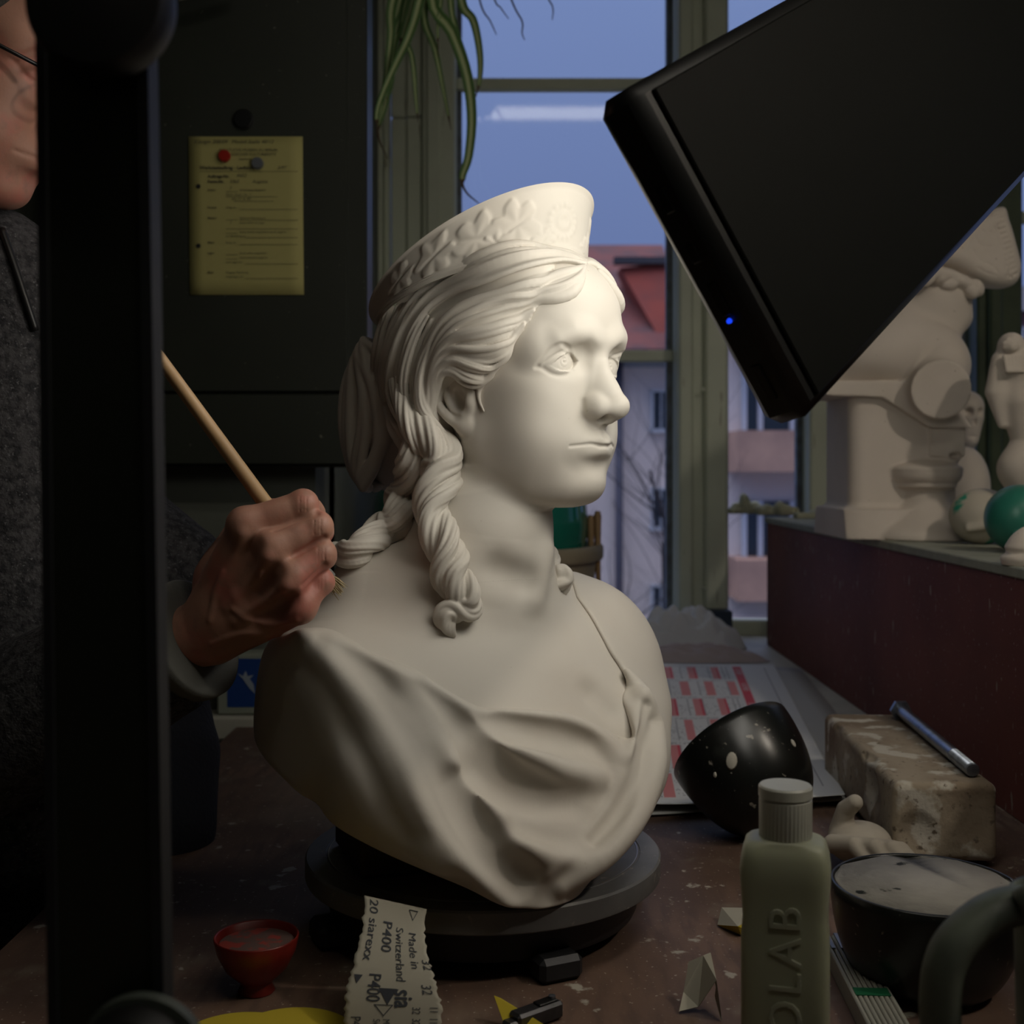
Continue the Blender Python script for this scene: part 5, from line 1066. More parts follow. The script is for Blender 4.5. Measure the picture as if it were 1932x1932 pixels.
def hair_base(h):
    v = Vol((-.205, -.115, -.09), (.115, .11, .165), h, HR, HT)
    v.ell((-.022, 0, .048), (.1150, .0860, .0920), 0)
    v.ell((-.020, 0, -.010), (.060, .074, .050), .03)                       # nape
    v.ell((.022, -.040, .098), (.050, .036, .034), .016, mirror=True)       # front waves
    v.ell((.010, -.058, .052), (.042, .030, .032), .016, mirror=True)
    v.ell((-.03, -.066, .020), (.040, .024, .040), .018, mirror=True)
    v.ell((-.050, -.060, -.030), (.028, .022, .038), .018, mirror=True)
    # hairline
    v.ell((.118, 0, .018), (.093, .125, .116), .003, 's'); v.ell((.055, -.075, .010), (.040, .030, .030), .004, 's', mirror=True)
    v.ell((.0, -.085, -.010), (.025, .040, .0330), .006, 's', mirror=True)        # ears stay free
    v.ell((.030, -.06, -.05), (.060, .080, .055), .01, 's', mirror=True)
    # forelocks beside the parting
    return v
def hair_vol(fv):
    v = hair_base(VH*1.0); v.smooth(2)
    src = Vol((-.205, -.115, -.09), (.115, .11, .165), .0014, HR, HT); tmp = hair_base(.0014); src.A = np.minimum(tmp.A, BIG)
    # surface to lay locks on: hair mass or skin, whichever is in front
    fv2 = fv; I = np.stack(np.meshgrid(*[src.o[k]+src.h*np.arange(src.A.shape[k]) for k in range(3)], indexing='ij'), -1)
    src.A = np.minimum(src.A, fv2.val(I).astype(np.float32)); del I
    src.smooth(6)
    # front wave rolled off the forehead
    S = lambda *a, **k: strands(v, src, *a, **k)
    # mass of the wave
    fw = catmull([(1099, 505), (1094, 528), (1078, 550), (1052, 560), (1018, 562), (985, 566), (955, 578)], 16); P = src.hit(fw, -.0005)
    v.poly(P, np.interp(np.linspace(0, 1, 16), [0, .3, 1], [.003, .006, .006]), .006)
    v.poly(P*np.array([1, -1, 1.]), np.interp(np.linspace(0, 1, 16), [0, .3, 1], [.003, .006, .006]), .006)
    S([(1101, 497), (1060, 468), (1000, 458), (950, 460), (900, 480), (850, 512), (800, 548), (765, 590), (742, 640), (732, 700), (738, 760)],
      [(1101, 503), (1060, 498), (1010, 505), (960, 520), (905, 540), (860, 556), (815, 585), (785, 630), (768, 680), (760, 730), (765, 790)], 13, .0026, (.000, .0055), .0020, 2.6, 11, 46)
    S([(1100, 506), (1075, 508), (1030, 515), (985, 530), (940, 550), (900, 566), (860, 585), (830, 615), (812, 650), (795, 700), (790, 750)],
      [(1099, 512), (1094, 540), (1068, 563), (1030, 566), (990, 564), (950, 580), (915, 598), (875, 612), (845, 640), (826, 680), (812, 720)], 12, .0024, (.0, .0055), .0020, 2.3, 5, 46)
    S([(1020, 566), (985, 572), (940, 590), (900, 602), (865, 618), (838, 648), (822, 682), (808, 722), (798, 770)],
      [(985, 625), (962, 650), (930, 668), (895, 672), (862, 668), (838, 682), (824, 712), (816, 745), (812, 785)], 11, .0026, (.0, .0050), .0020, 2.4, 8, 40)
    S([(988, 612), (968, 640), (935, 660), (900, 668), (866, 664), (840, 680), (824, 708), (812, 750)],
      [(930, 712), (918, 722), (896, 727), (874, 716), (858, 704), (838, 706), (822, 735), (814, 775)], 10, .0023, (.001, .0045), .0020, 2, 3, 40)
    # lock hanging in front of the ear
    P = src.hit(catmull([(925, 708), (912, 722), (904, 738), (905, 756), (914, 776)], 12), .0008); v.poly(P, np.linspace(.0034, .0008, 12), .002)
    # back of the head, falling
    S([(716, 585), (708, 640), (708, 700), (718, 760), (740, 812), (765, 850), (790, 885)],
      [(800, 572), (775, 620), (752, 690), (750, 745), (775, 800), (812, 842), (845, 872)], 16, .0030, (.0, .0065), .0022, 3, 9, 40)
    S([(800, 575), (778, 625), (760, 690), (760, 745), (785, 800), (815, 838), (842, 862)],
      [(835, 640), (812, 690), (806, 735), (812, 780), (832, 812), (852, 832), (868, 850)], 9, .0026, (.0, .0060), .0020, 2, 4, 36)
    # far side: a few locks over the far temple
    q = lambda P_: (np.array(P_)*np.array([1, 1, 1.]))
    for j in range(7):
        t = j/6; P = catmull([(.074-.012*t, .004, .128+.004*t), (.078-.016*t, .020, .118+.008*t), (.073-.02*t, .038, .098+.014*t), (.055-.02*t, .056, .082+.012*t), (.02, .072, .065), (-.03, .08, .05)], 24)
        P = P-src.nrm(P)*src.val(P)[:, None]+src.nrm(P)*.002; v.poly(P, .0036*(1-.4*np.abs(np.linspace(-1, 1, 24))), .002)
    return v
def bun_vol():
    c = np.array((-.128, -.004, -.004)); v = Vol((-.20, -.075, -.088), (-.055, .075, .085), .0012*DEV, HR, HT)
    v.ell(c, (.056, .052, .067), 0); v.ell((-.10, 0, .02), (.04, .06, .05), .03)
    rg = np.random.default_rng(3)
    for i in range(25):
        a0 = -2.15+4.3*i/24; tt = np.linspace(-1.25, 1.35, 22); wob = rg.uniform(-.25, .25); P = []
        for t in tt:
            lat = a0*(.55+.45*math.cos(t))+wob*math.sin(t*2+i); P.append(c+np.array((-.057*math.cos(t)*math.cos(lat)*1.0, .053*math.sin(lat), .069*math.sin(t))))
        v.poly(P, rg.uniform(.0045, .0075)*(1-.4*np.abs(np.linspace(-1, 1, 22))**2), .0030)
    return v
def diadem(parent):
    g = G(); n, m = 420, 44; fc, a, b = -.0410, .0925, .0800
    rg = np.random.default_rng(5)
    leaves = [(-.62, .50, .30, .42, .5), (-.98, .46, .30, .44, -.3), (-1.36, .50, .28, .42, .4), (-.80, .30, .18, .20, -1.0), (-1.75, .48, .26, .40, .3), (-.35, .25, .16, .22, 1.0)]
    leaves += [(-l[0], *l[1:4], -l[4]) for l in leaves]
    def relief(th, s):
        h = 0.0; H = .057*((1+math.cos(th))/2)+.005
        x = th*.085; y = (s-.5)*H
        for (t0, s0, L, W, an) in leaves:
            dx = x-t0*.085; dy = y-(s0-.5)*H*1.0; c_, s_ = math.cos(an), math.sin(an); U = (dx*c_+dy*s_)/(L*.062); Vv = (-dx*s_+dy*c_)/(W*H*.95)
            r = math.hypot(U, Vv); ph = math.atan2(Vv, U); R = .86+.16*math.cos(6*ph+t0*3)+.05*math.cos(11*ph)
            e = (R-r)/.10; mk = 1/(1+math.exp(-max(min(e*4, 30), -30))); h = max(h, mk*(.0012+.0003*math.cos(6*ph+t0*3)*min(1, r*2)-.0009*math.exp(-(Vv/.07)**2)))
        rr = math.hypot(x+.010, y*1.1); h = max(h, .0012*math.exp(-((rr-.0150)/.0028)**2)*(.7+.3*math.cos(math.atan2(y, x+.010)*16)))
        h = max(h, .0010*math.exp(-((rr-.006)/.003)**2))
        rail = .0009*math.exp(-((s-.08)/.03)**2)+.0008*math.exp(-((s-.14)/.02)**2)
        return h*(1 if .16 < s < .93 else 0)+rail
    def pt(th, s, off):
        H = .057*((1+math.cos(th))/2)+.005; fl = 1+.02*s+.05*s*s; f = fc+a*math.cos(th)*fl; l = b*math.sin(th)*fl; f0 = fc+a*math.cos(th)
        z = .1235+.28*(f0-.050)+H*s; nn = unit((math.cos(th)/a, math.sin(th)/b, 0)); lip = .0012*max(0, (s-.93)/.07)
        p = np.array((f, l, z))+nn*(off+lip); return HR @ p+HT
    V = []; F = []
    prof = [(j/m, 1) for j in range(m+1)]+[(1-j/12, 0) for j in range(13)]; M = len(prof)
    for (s, o) in prof:
        for k in range(n):
            th = -math.pi+2*math.pi*k/n; V.append(pt(th, s, (.0050+relief(th, s)) if o else .0012))
    for j in range(M):
        for k in range(n):
            F.append((j*n+k, j*n+(k+1) % n, ((j+1) % M)*n+(k+1) % n, ((j+1) % M)*n+k))
    g.add(V, F); return g.build('diadem', M_PLASTER, parent, True, angle=50)
def curl(vol, P, R, twist, n, sr, ph=0.0, k=.0022, N=70, flat=None):
    """a ringlet: n strands wound round the centre line P"""
    C = catmull(P, N); rad = np.interp(np.linspace(0, 1, N), np.linspace(0, 1, len(R)), R); T = np.gradient(C, axis=0); T /= np.linalg.norm(T, axis=1, keepdims=True)
    u = unit(np.cross(T[0], (0.3, 1, .2))); U = []
    for i in range(N): u = unit(u-T[i]*np.dot(u, T[i])); U.append(u)
    U = np.array(U); W_ = np.cross(T, U); s_ = np.linspace(0, 1, N)
    vol.poly(C, rad*.66, 0 if vol.A.min() > .2 else .002); rg = np.random.default_rng(int(ph*100)+n)
    for j in range(n):
        a = ph+2*math.pi*(j/n+twist*s_)+.25*math.sin(j*2.1)*s_
        rr = rad*(.56+.05*math.sin(j*1.7)); Q = C+(U*np.cos(a)[:, None]+W_*np.sin(a)[:, None])*rr[:, None]; vol.poly(Q, np.maximum(rad*sr*.62, .0008), k)
        for m in (-2, -1, 0, 1, 2):
            b = a+m*2*math.pi/n*.165+rg.uniform(-.05, .05)+.10*np.sin(s_*9+m*2+j); q = rad*(.90-.05*m*m+rg.uniform(-.03, .03)); Q = C+(U*np.cos(b)[:, None]+W_*np.sin(b)[:, None])*q[:, None]; vol.poly(Q, np.maximum(rad*rg.uniform(.12, .17), .0005), .0009)
TPSI = math.radians(42); TF = np.array([math.sin(TPSI), -math.cos(TPSI)]); TL = np.array([math.cos(TPSI), math.sin(TPSI)])
TZ = [.035, .060, .080, .105, .135, .165, .195, .220, .243, .262, .280, .300, .320]
TA = [.030, .048, .085, .132, .172, .200, .200, .190, .170, .140, .100, .064, .046]      # half width across the shoulders
TB = [.040, .062, .086, .110, .122, .122, .116, .109, .098, .084, .066, .050, .042]      # half depth front to back
TX = [.004, -.010, -.012, -.018, -.027, -.036, -.040, -.043, -.045, -.045, -.042, -.038, -.034]
TY = [.925, .948, .975, 1.005, 1.033, 1.050, 1.063, 1.070, 1.075, 1.075, 1.075, 1.070, 1.065]
def torso_fn(x, y, z):
    A, B, X0, Y0 = (spl(TZ, t, z).astype(np.float32) for t in (TA, TB, TX, TY)); X, Y = x-X0, y-Y0
    a = (X*TL[0]+Y*TL[1])/A; b = (X*TF[0]+Y*TF[1])/B; g = (np.abs(a)**2.25+np.abs(b)**2.25)**(1/2.25)
    return np.maximum((g-1)*np.minimum(A, B)*.9, z-.345)
TLO, THI = (-.245, .855, .030), (.165, 1.225, .405)
def torso_base(h, skin=True):
    v = Vol(TLO, THI, h); v.fn(torso_fn)
    loc = lambda f, l, z, c=(-.036, 1.055): np.array([c[0]+TF[0]*f+TL[0]*l, c[1]+TF[1]*f+TL[1]*l, z])
    v.ell(loc(-.005, -.150, .205), (.052, .052, .048), .04)            # her right shoulder
    v.ell(loc(-.010, .140, .215), (.055, .055, .050), .04)
    v.ell(loc(.070, -.045, .135), (.062, .062, .060), .035)              # breasts
    v.ell(loc(.072, .060, .135), (.058, .058, .058), .035)
    v.poly([NECK_P[2], NECK_P[3], NECK_P[4]], [.0510, .057, .072], .030)
    v.poly([pix(700, 1110, 1.02), pix(800, 1120, 1.02), pix(890, 1060, 1.04)], [.034, .040, .045], .04)   # slope of the shoulder
    v.poly([pix(1090, 1190, 1.14), pix(1000, 1150, 1.12), pix(935, 1090, 1.10)], [.036, .036, .036], .03)
    neck_into(v, .02)
    return v
def torso_cut(v):
    """slanting underside of the bust"""
    a = pix(470, 1432, .98); m = pix(720, 1600, .905); t = pix(1010, 1722, .892)
    n = unit(np.cross(t-a, np.array([0.25, 1, .12]))); n = n if n[2] < 0 else -n
    v.half(m, n, .004)
    v.half((0, 0, .0605), (0, 0, -1), .002)
    v.half(pix(482, 1300, .97), unit((-1, -.25, .12)), .02)              # the cut arm
    v.half(pix(556, 1400, .929), unit((-.74, -.65, -.12)), .010)
    return v
NKTOP = [(1060, 1040), (1000, 900), (800, 900), (600, 1000), (440, 1120)]
NECKLINE = [(470, 1215), (510, 1196), (560, 1186), (618, 1184), (662, 1205), (707, 1234), (778, 1258), (840, 1298), (903, 1330), (960, 1334), (1020, 1338), (1072, 1343), (1117, 1362), (1160, 1383), (1190, 1390), (1182, 1350), (1172, 1318), (1180, 1290), (1168, 1262), (1150, 1235), (1134, 1205), (1112, 1165), (1086, 1128)]
def skin_vol():
    v = torso_base(.0015*DEV)
    # throat, collar bones, shoulder detail
    src = v
    def st(px, r, k, op='u', lift=0): q = catmull(v.hit(px, lift), 14); v.poly(q, r, k, op)
    st([(1032, 1040), (1022, 1080), (1010, 1128)], .004, .020, 'u', -.0045)
    st([(990, 1095), (940, 1075)], .006, .022, 's', .003)
    st([(1120, 1310), (1150, 1340)], .004, .02, 's', .002)
    torso_cut(v)
    NK = [tuple(p) for p in catmull(NECKLINE, 70)]+NKTOP; sl, x, y, z = v.sub(TLO, THI)
    d = poly_sdf((CU+x/y*FPX, HV-(z-CZ)/y*FPX), NK)*y/FPX; v.A = (v.A+.018*np.clip((d-.009)/.014, 0, 1)).astype(np.float32); return v
def box_fn(lo, hi, R, T, m):
    lo = np.array(lo)+m; hi = np.array(hi)-m; c = (lo+hi)/2; hh = (hi-lo)/2
    def f(x, y, z):
        X, Y, Z = x-T[0], y-T[1], z-T[2]; q = [X*R[0, k]+Y*R[1, k]+Z*R[2, k] for k in range(3)]
        return np.maximum(np.maximum(np.abs(q[0]-c[0])-hh[0], np.abs(q[1]-c[1])-hh[1]), np.abs(q[2]-c[2])-hh[2])
    return f
def drape_vol():
    v = torso_base(.0015*DEV); v.A = v.A-.0045
    def ridge(px, r=.009, k=.016, lift=-.004, mid=1.0): q = catmull(v.hit(px), 26); q = q+v.nrm(q)*(lift+.0022); s_ = np.linspace(-1, 1, 26); v.poly(q, r*(1-.45*np.abs(s_)**2.5)*mid, k, 'u')
    def valley(px, r=.008, k=.018, lift=.002): q = catmull(v.hit(px), 26); q = q+v.nrm(q)*(lift-.0022); s_ = np.linspace(-1, 1, 26); v.poly(q, r*(1-.6*np.abs(s_)**2.5), k, 's')
    ridge([(497, 1262), (520, 1232), (560, 1222), (600, 1250), (640, 1305), (684, 1380), (722, 1450), (770, 1540), (830, 1620)], .012, .020, -.002)
    ridge([(560, 1192), (610, 1196), (655, 1225), (705, 1290), (748, 1350), (782, 1412), (812, 1480), (850, 1560), (905, 1640), (960, 1690)], .011, .018, -.002)
    ridge([(690, 1225), (735, 1262), (785, 1310), (825, 1355), (858, 1415), (888, 1476), (925, 1535), (975, 1595), (1020, 1640)], .010, .016, -.002)
    ridge([(800, 1278), (850, 1312), (905, 1367), (955, 1412), (1019, 1443), (1075, 1460), (1130, 1470)], .009, .016, -.002)
    ridge([(880, 1328), (935, 1338), (996, 1346), (1063, 1356), (1117, 1374), (1150, 1412), (1168, 1470), (1160, 1530), (1120, 1580)], .0075, .012, -.002)
    ridge([(960, 1600), (1036, 1607), (1099, 1610), (1150, 1583), (1195, 1528), (1232, 1450)], .010, .016, -.002)
    ridge([(1180, 1275), (1204, 1312), (1196, 1380), (1182, 1460), (1160, 1530), (1110, 1590)], .008, .010, .000)
    ridge([(1215, 1310), (1236, 1370), (1236, 1440), (1215, 1510), (1180, 1570), (1130, 1625), (1060, 1670)], .009, .012, -.002)
    valley([(545, 1262), (585, 1285), (622, 1335), (655, 1385), (685, 1430), (720, 1500), (765, 1580)], .012, .022, .004)
    valley([(660, 1222), (705, 1268), (752, 1330), (800, 1410), (828, 1478), (863, 1548), (915, 1620), (975, 1680)], .0075, .016, .001)
    valley([(800, 1300), (845, 1335), (882, 1380), (925, 1425), (968, 1462), (1010, 1485)], .013, .022, .005)
    valley([(925, 1352), (990, 1378), (1055, 1394), (1105, 1405)], .008, .018, .003)
    valley([(900, 1455), (960, 1490), (1020, 1508), (1085, 1518)], .007, .026, .003)
    valley([(985, 1560), (1045, 1580), (1100, 1582), (1142, 1556), (1172, 1505), (1186, 1450)], .0070, .014, .003)
    valley([(1222, 1330), (1216, 1390), (1200, 1460), (1168, 1530), (1120, 1585)], .0045, .008, .001)
    valley([(515, 1275), (530, 1330), (545, 1400), (560, 1480), (575, 1540)], .014, .022, .004)
    valley([(860, 1480), (900, 1545), (950, 1605), (1000, 1650)], .008, .018, .003)
    # opening at the neckline
    NK = [tuple(p) for p in catmull(NECKLINE, 70)]+NKTOP
    def op(x, y, z):
        px = CU+x/y*FPX; py = HV-(z-CZ)/y*FPX; d = poly_sdf((px, py), NK)*y/FPX; return np.where(y < 1.17, d, BIG)
    v.fn(op, TLO, THI, .009, 's')
    v.half((0, 0, .300), (0, 0, 1), .01)
    torso_cut(v)
    # hollow of the back
    v.ell((-.02, 1.20, .10), (.10, .08, .07), .01, 's')
    return v
def combined(vols, lo, hi, h):
    c = Vol(lo, hi, h); I = np.stack(np.meshgrid(*[c.o[k]+c.h*np.arange(c.A.shape[k]) for k in range(3)], indexing='ij'), -1)
    for q in vols: c.A = np.minimum(c.A, q.val(q.loc(I)).astype(np.float32))
    return c
def curls(fv, hv, sv, dv):
    src = combined([fv, hv, sv, dv], (-.18, .88, .18), (.14, 1.2, .50), .0028); src.smooth(2)
    def line(px, lift, N=40): q = catmull(src.hit(px), N); q = q+src.nrm(q)*np.interp(np.linspace(0, 1, N), np.linspace(0, 1, len(lift)), lift)[:, None]
    def line(px, lift, N=40):
        q = src.hit(px); q = q+src.nrm(q)*np.array(lift)[:, None]; q = catmull(q, N)
        for _ in range(4): q[1:-1] = .25*q[:-2]+.5*q[1:-1]+.25*q[2:]
        return q
    out = []; h = .0009*DEV/.8
    # ringlet on the collar bone
    c1 = line([(742, 720), (768, 775), (800, 822), (832, 856), (850, 900), (838, 945), (824, 980), (842, 1022), (852, 1060), (842, 1092), (864, 1116), (882, 1142), (872, 1162), (846, 1152), (830, 1166), (840, 1186), (856, 1200)],
              [-.004, -.001, .002, .008, .012, .013, .012, .012, .012, .012, .012, .011, .010, .009, .007, .004, .001])
    v = Vol(c1.min(0)-.028, c1.max(0)+.028, h); curl(v, c1, [.008, .013, .017, .018, .019, .017, .0155, .017, .0165, .0165, .0155, .013, .012, .011, .010, .0075, .002], 3.0, 3, .62, .4, .0022, 100)
    out.append(v)
    c2 = line([(772, 815), (784, 868), (768, 915), (766, 950), (780, 985), (758, 1012), (722, 1025), (697, 1046), (668, 1062), (648, 1052), (652, 1040)],
              [-.002, .004, .010, .012, .012, .012, .012, .010, .010, .008, .008])
    v = Vol(c2.min(0)-.025, c2.max(0)+.025, h); curl(v, c2, [.008, .014, .0155, .0150, .015, .0155, .0150, .0135, .0125, .010, .006], 2.4, 3, .62, 1.2, .0022, 90)
    out.append(v)
    p = [pix(1000, 1000, 1.090), pix(1026, 1045, 1.080), pix(1034, 1078, 1.070), pix(1048, 1102, 1.062), pix(1062, 1086, 1.060), pix(1054, 1072, 1.056)]
    v = Vol(np.min(p, 0)-.025, np.max(p, 0)+.025, h*1.3); curl(v, catmull(p, 30), [.009, .0125, .0125, .0135, .012, .006], 1.0, 3, .6, 0, .002, 50); out.append(v)
    return out
def build_bust():
    r = empty('plaster_bust', 'white plaster bust of a woman in a diadem, resting on the round turntable', 'bust', (-.02, 1.0, .062))
    sv = skin_vol(); dv = drape_vol(); fv = face_vol(sv); hv = hair_vol(fv); bv = bun_vol(); cs = curls(fv, hv, sv, dv)
    sv.fn(box_fn(FLO, FHI, HR, HT, .0045), None, None, 0, 's')
    V, F = join(fv.mesh(), sv.mesh()); raw_mesh('figure', V, F, M_PLASTER, True, r)
    V, F = hv.mesh(); raw_mesh('hair', V, F, M_PLASTER, True, r)
    V, F = bv.mesh(); raw_mesh('hair_bun', V, F, M_PLASTER, True, r)
    V, F = dv.mesh(); raw_mesh('drapery', V, F, M_PLASTER, True, r)
    for c in cs: V, F = c.mesh(); raw_mesh('ringlet', V, F, M_PLASTER, True, r)
    diadem(r)
    return fv
FACE = build_bust()
_D = VH; VH = .0018
FACE0 = face_vol(None).mesh(); FACE0 = ((FACE0[0]-HT) @ HR, FACE0[1]); VH = _D
# ================================================================== THE MAN AT WORK
M_SKIN = mat('skin', (.47, .245, .175), .52, noise=[(28, (.52, .19, .145), .50, .68), (9, (.38, .20, .14), .5, .7), (70, (.40, .205, .15), .55, .68)], bump=[(260, .25, .0006), (700, .2, .0003)], sss=(.12, (.01, .004, .002), 1.0))
M_FLEECE = mat('dark_fleece', (.060, .058, .062), .95, noise=[(140, (.020, .020, .023), .42, .60), (420, (.13, .13, .135), .60, .70)], bump=[(260, .8, .003)])
M_CUFF = mat('grey_cuff_binding', (.13, .13, .115), .85, bump=[(300, .4, .001)])
M_DKC = mat('black_trousers', (.012, .012, .014), .9, bump=[(200, .4, .002)])
PR = empty('person', 'man in dark grey fleece with glasses, brushing the bust with his right hand', 'person', (-.42, 1.12, -.9))
def P(u, v, d): return pix(u, v, d)
def hand_volume():
    v = Vol(P(300, 1300, 1.0)-(.02, .12, .02), P(660, 900, .86)+(.03, .17, .03), .0011*DEV)
    lo = np.array([P(290, 1330, .98)[0]-.02, .83, P(290, 1330, .98)[2]-.02]); hi = np.array([P(670, 900, .90)[0]+.02, 1.03, P(670, 900, .90)[2]+.03]); v = Vol(lo, hi, .0011*DEV)
    wr = P(392, 1188, .938)
    M = [P(462, 990, .905), P(512, 1036, .898), P(548, 1090, .898), P(566, 1145, .905)]           # knuckles
    PI = [P(572, 952, .912), P(599, 994, .908), P(606, 1046, .908), P(606, 1098, .914)]             # middle joints
    DI = [P(590, 972, .942), P(604, 1005, .940), P(610, 1052, .938), P(607, 1100, .940)]
    TP = [P(560, 1000, .955), P(570, 1024, .955), P(575, 1062, .953), P(578, 1102, .952)]
    r0 = [.0125, .0128, .0124, .0108]; 
    # forearm and palm
    v.poly([P(265, 1240, .962), P(330, 1215, .948), wr, P(420, 1160, .930)], [.030, .0265, .0245, .0235], 0)
    for k in range(4): b = wr+(M[k]-wr)*.10+np.array([-.0, .0, (1.5-k)*.007]); v.poly([b, (b+M[k])/2, M[k]+(0, .003, 0)], [.0165, .0150, .0120], .010)
    v.ell(P(480, 1100, .942), (.042, .020, .032), .012, R=rotm('Y', 40)); v.ell(P(435, 1110, .950), (.026, .020, .028), .012)
    v.smooth(2)
    for k in range(4):
        v.poly(catmull([M[k]+(0, .002, 0), M[k]*.5+PI[k]*.5-(0, .001, 0), PI[k]], 8), np.interp(np.linspace(0, 1, 8), [0, .5, 1], [r0[k], r0[k]*.90, r0[k]*.86]), .0045)
        v.ell(PI[k]-(0, .001, 0), (r0[k]*.90, r0[k]*.92, r0[k]*.92), .003)
        v.poly(catmull([PI[k], DI[k], TP[k]], 8), np.interp(np.linspace(0, 1, 8), [0, .6, 1], [r0[k]*.84, r0[k]*.78, r0[k]*.66]), .003)
        v.ell(M[k]-(0, .0055, -.0005), (.0095, .0078, .0098), .011)                                                  # knuckle head
    # thumb closes on the stick from behind
    v.poly([P(415, 1090, .950), P(455, 1010, .958), P(510, 968, .955), P(552, 962, .950)], [.019, .0145, .0115, .0095], .008)
    # creases between fingers
    for k in range(3):
        a, b = (M[k]+M[k+1])/2, (PI[k]+PI[k+1])/2; q = v.hit([((CU+p[0]/p[1]*FPX), HV-(p[2]-CZ)/p[1]*FPX) for p in (a+(b-a)*.30, a+(b-a)*.65, b, b+(b-a)*.12)], .0, .82, 1.05); v.poly(catmull(q, 12), np.linspace(.0006, .0019, 12), .0035, 's')
    # tendons and veins on the back of the hand
    def st(px, r_, k, op='u', lf=0.0): q = v.hit(px, lf, .80, 1.05); q = catmull(q, 20); v.poly(q, r_*(1-.4*np.abs(np.linspace(-1, 1, 20))**2), k, op)
    st([(455, 1010), (435, 1060), (412, 1120)], .0030, .008, 'u', -.0022); st([(503, 1055), (470, 1095), (430, 1145)], .0032, .008, 'u', -.0022); st([(538, 1108), (500, 1135), (445, 1172)], .0028, .008, 'u', -.0022)
    st([(492, 1080), (486, 1115), (470, 1150)], .0014, .004, 'u', -.0006); st([(440, 1150), (470, 1170), (520, 1178), (560, 1170)], .0014, .004, 'u', -.0006); st([(400, 1215), (440, 1200), (480, 1195), (530, 1205)], .0013, .004, 'u', -.0006); st([(420, 1080), (405, 1120), (395, 1170)], .0013, .004, 'u', -.0006)
    st([(482, 1030), (468, 1072), (452, 1105)], .0035, .010, 's', .0018); st([(522, 1080), (500, 1112), (470, 1135)], .0035, .010, 's', .0018); st([(548, 1130), (520, 1150), (480, 1165)], .003, .010, 's', .0020)
    for k in range(4):
        for dx in (-.004, 0., .004):
            a = PI[k]+(dx*.6, 0, 0); uv = [(CU+p[0]/p[1]*FPX, HV-(p[2]-CZ)/p[1]*FPX) for p in (a+(0, 0, .006), a, a-(0, 0, .006))]; st(uv, .0004, .0008, 's', .0001)
    return v
HVOL = hand_volume()
# ---- head: the same anatomy laid out for a man who leans over the work, facing right
def person_head():
    hy = math.radians(84); hp = math.radians(24); F0 = np.array([math.sin(hy), -math.cos(hy), 0]); Z0_ = np.array([0, 0, 1.]); Fd = unit(F0*math.cos(hp)-Z0_*math.sin(hp)); Ld = unit(np.cross(Z0_, F0)); Ud = np.cross(Fd, Ld)
    R = np.stack([Fd, Ld, Ud], 1); mouth = pix(68, 296, 1.06)+(0, .020, 0); T = mouth-R @ np.array([.090, 0, -.032])*1.06
    return R, T
R_, T_ = person_head(); V, F = FACE0
V = (V @ R_.T)*1.06+T_
keep = None
nk = Vol((-.66, .98, .30), (-.36, 1.30, .66), .003); base = T_+R_ @ np.array([-.03, 0, -.06]); nk.poly([base, base+(-.05, .03, -.10), base+(-.07, .05, -.20)], [.062, .066, .085], 0)
arm = Vol((-.78, .88, -.25), (-.22, 1.34, .62), .004); arm.poly([base+(-.05, .03, -.10), (-.60, 1.20, .30), (-.60, 1.20, .0), (-.61, 1.21, -.15)], [.06, .09, .12, .12], 0); arm.poly([(-.60, 1.10, .25), (-.60, 1.03, .17), (-.555, 1.00, .10), P(250, 1252, .966), P(300, 1228, .955)], [.06, .05, .045, .032, .026], .03)
V2, F2 = nk.mesh()
# one body surface: head and neck, forearm and hand
Vh, Fh = HVOL.mesh(); Vb, Fb = join((V, F), (V2, F2), (Vh, Fh), arm.mesh()); raw_mesh('body', Vb, Fb, M_SKIN, True, PR)
# short hair cap
hc = Vol((-.13, -.10, -.06), (.10, .10, .16), .003); hc.ell((-.018, 0, .052), (.108, .083, .096), 0); hc.ell((.10, 0, .0), (.085, .14, .100), .01, 's'); V3, F3 = hc.mesh(); raw_mesh('hair', (V3 @ R_.T)*1.06+T_, F3, mat('grey_hair', (.06, .055, .05), .9, bump=[(200, .8, .003)]), True, PR)
# glasses
GL = R_; gp_ = lambda f, l, z: T_+R_ @ np.array([f, l, z])*1.06
M_FRM = mat('glasses_frame', (.005, .005, .006), .3)
gr = empty('glasses', None, None, gp_(.09, 0, .03)); gr.parent = PR; gr.location = tuple(gp_(.09, 0, .03)-np.array(PR.location)); del_ = None
for sg in (-1, 1):
    pts = [gp_(.094-.010*abs(math.cos(a))*(math.cos(a) < 0), sg*(.032+.024*math.cos(a)), .030+.016*math.sin(a)-.006) for a in np.linspace(0, 2*math.pi, 30)]
    G().tube(pts, .0016, 8, False).build('rim', M_FRM, gr, smooth=True)
    G().tube([gp_(.088, sg*.057, .034), gp_(.04, sg*.074, .036), gp_(-.010, sg*.079, .034), gp_(-.02, sg*.079, .02)], .0018, 8).build('temple_arm', M_FRM, gr, smooth=True)
G().tube([gp_(.096, -.009, .032), gp_(.100, 0, .035), gp_(.096, .009, .032)], .0016, 8).build('bridge', M_FRM, gr, smooth=True)
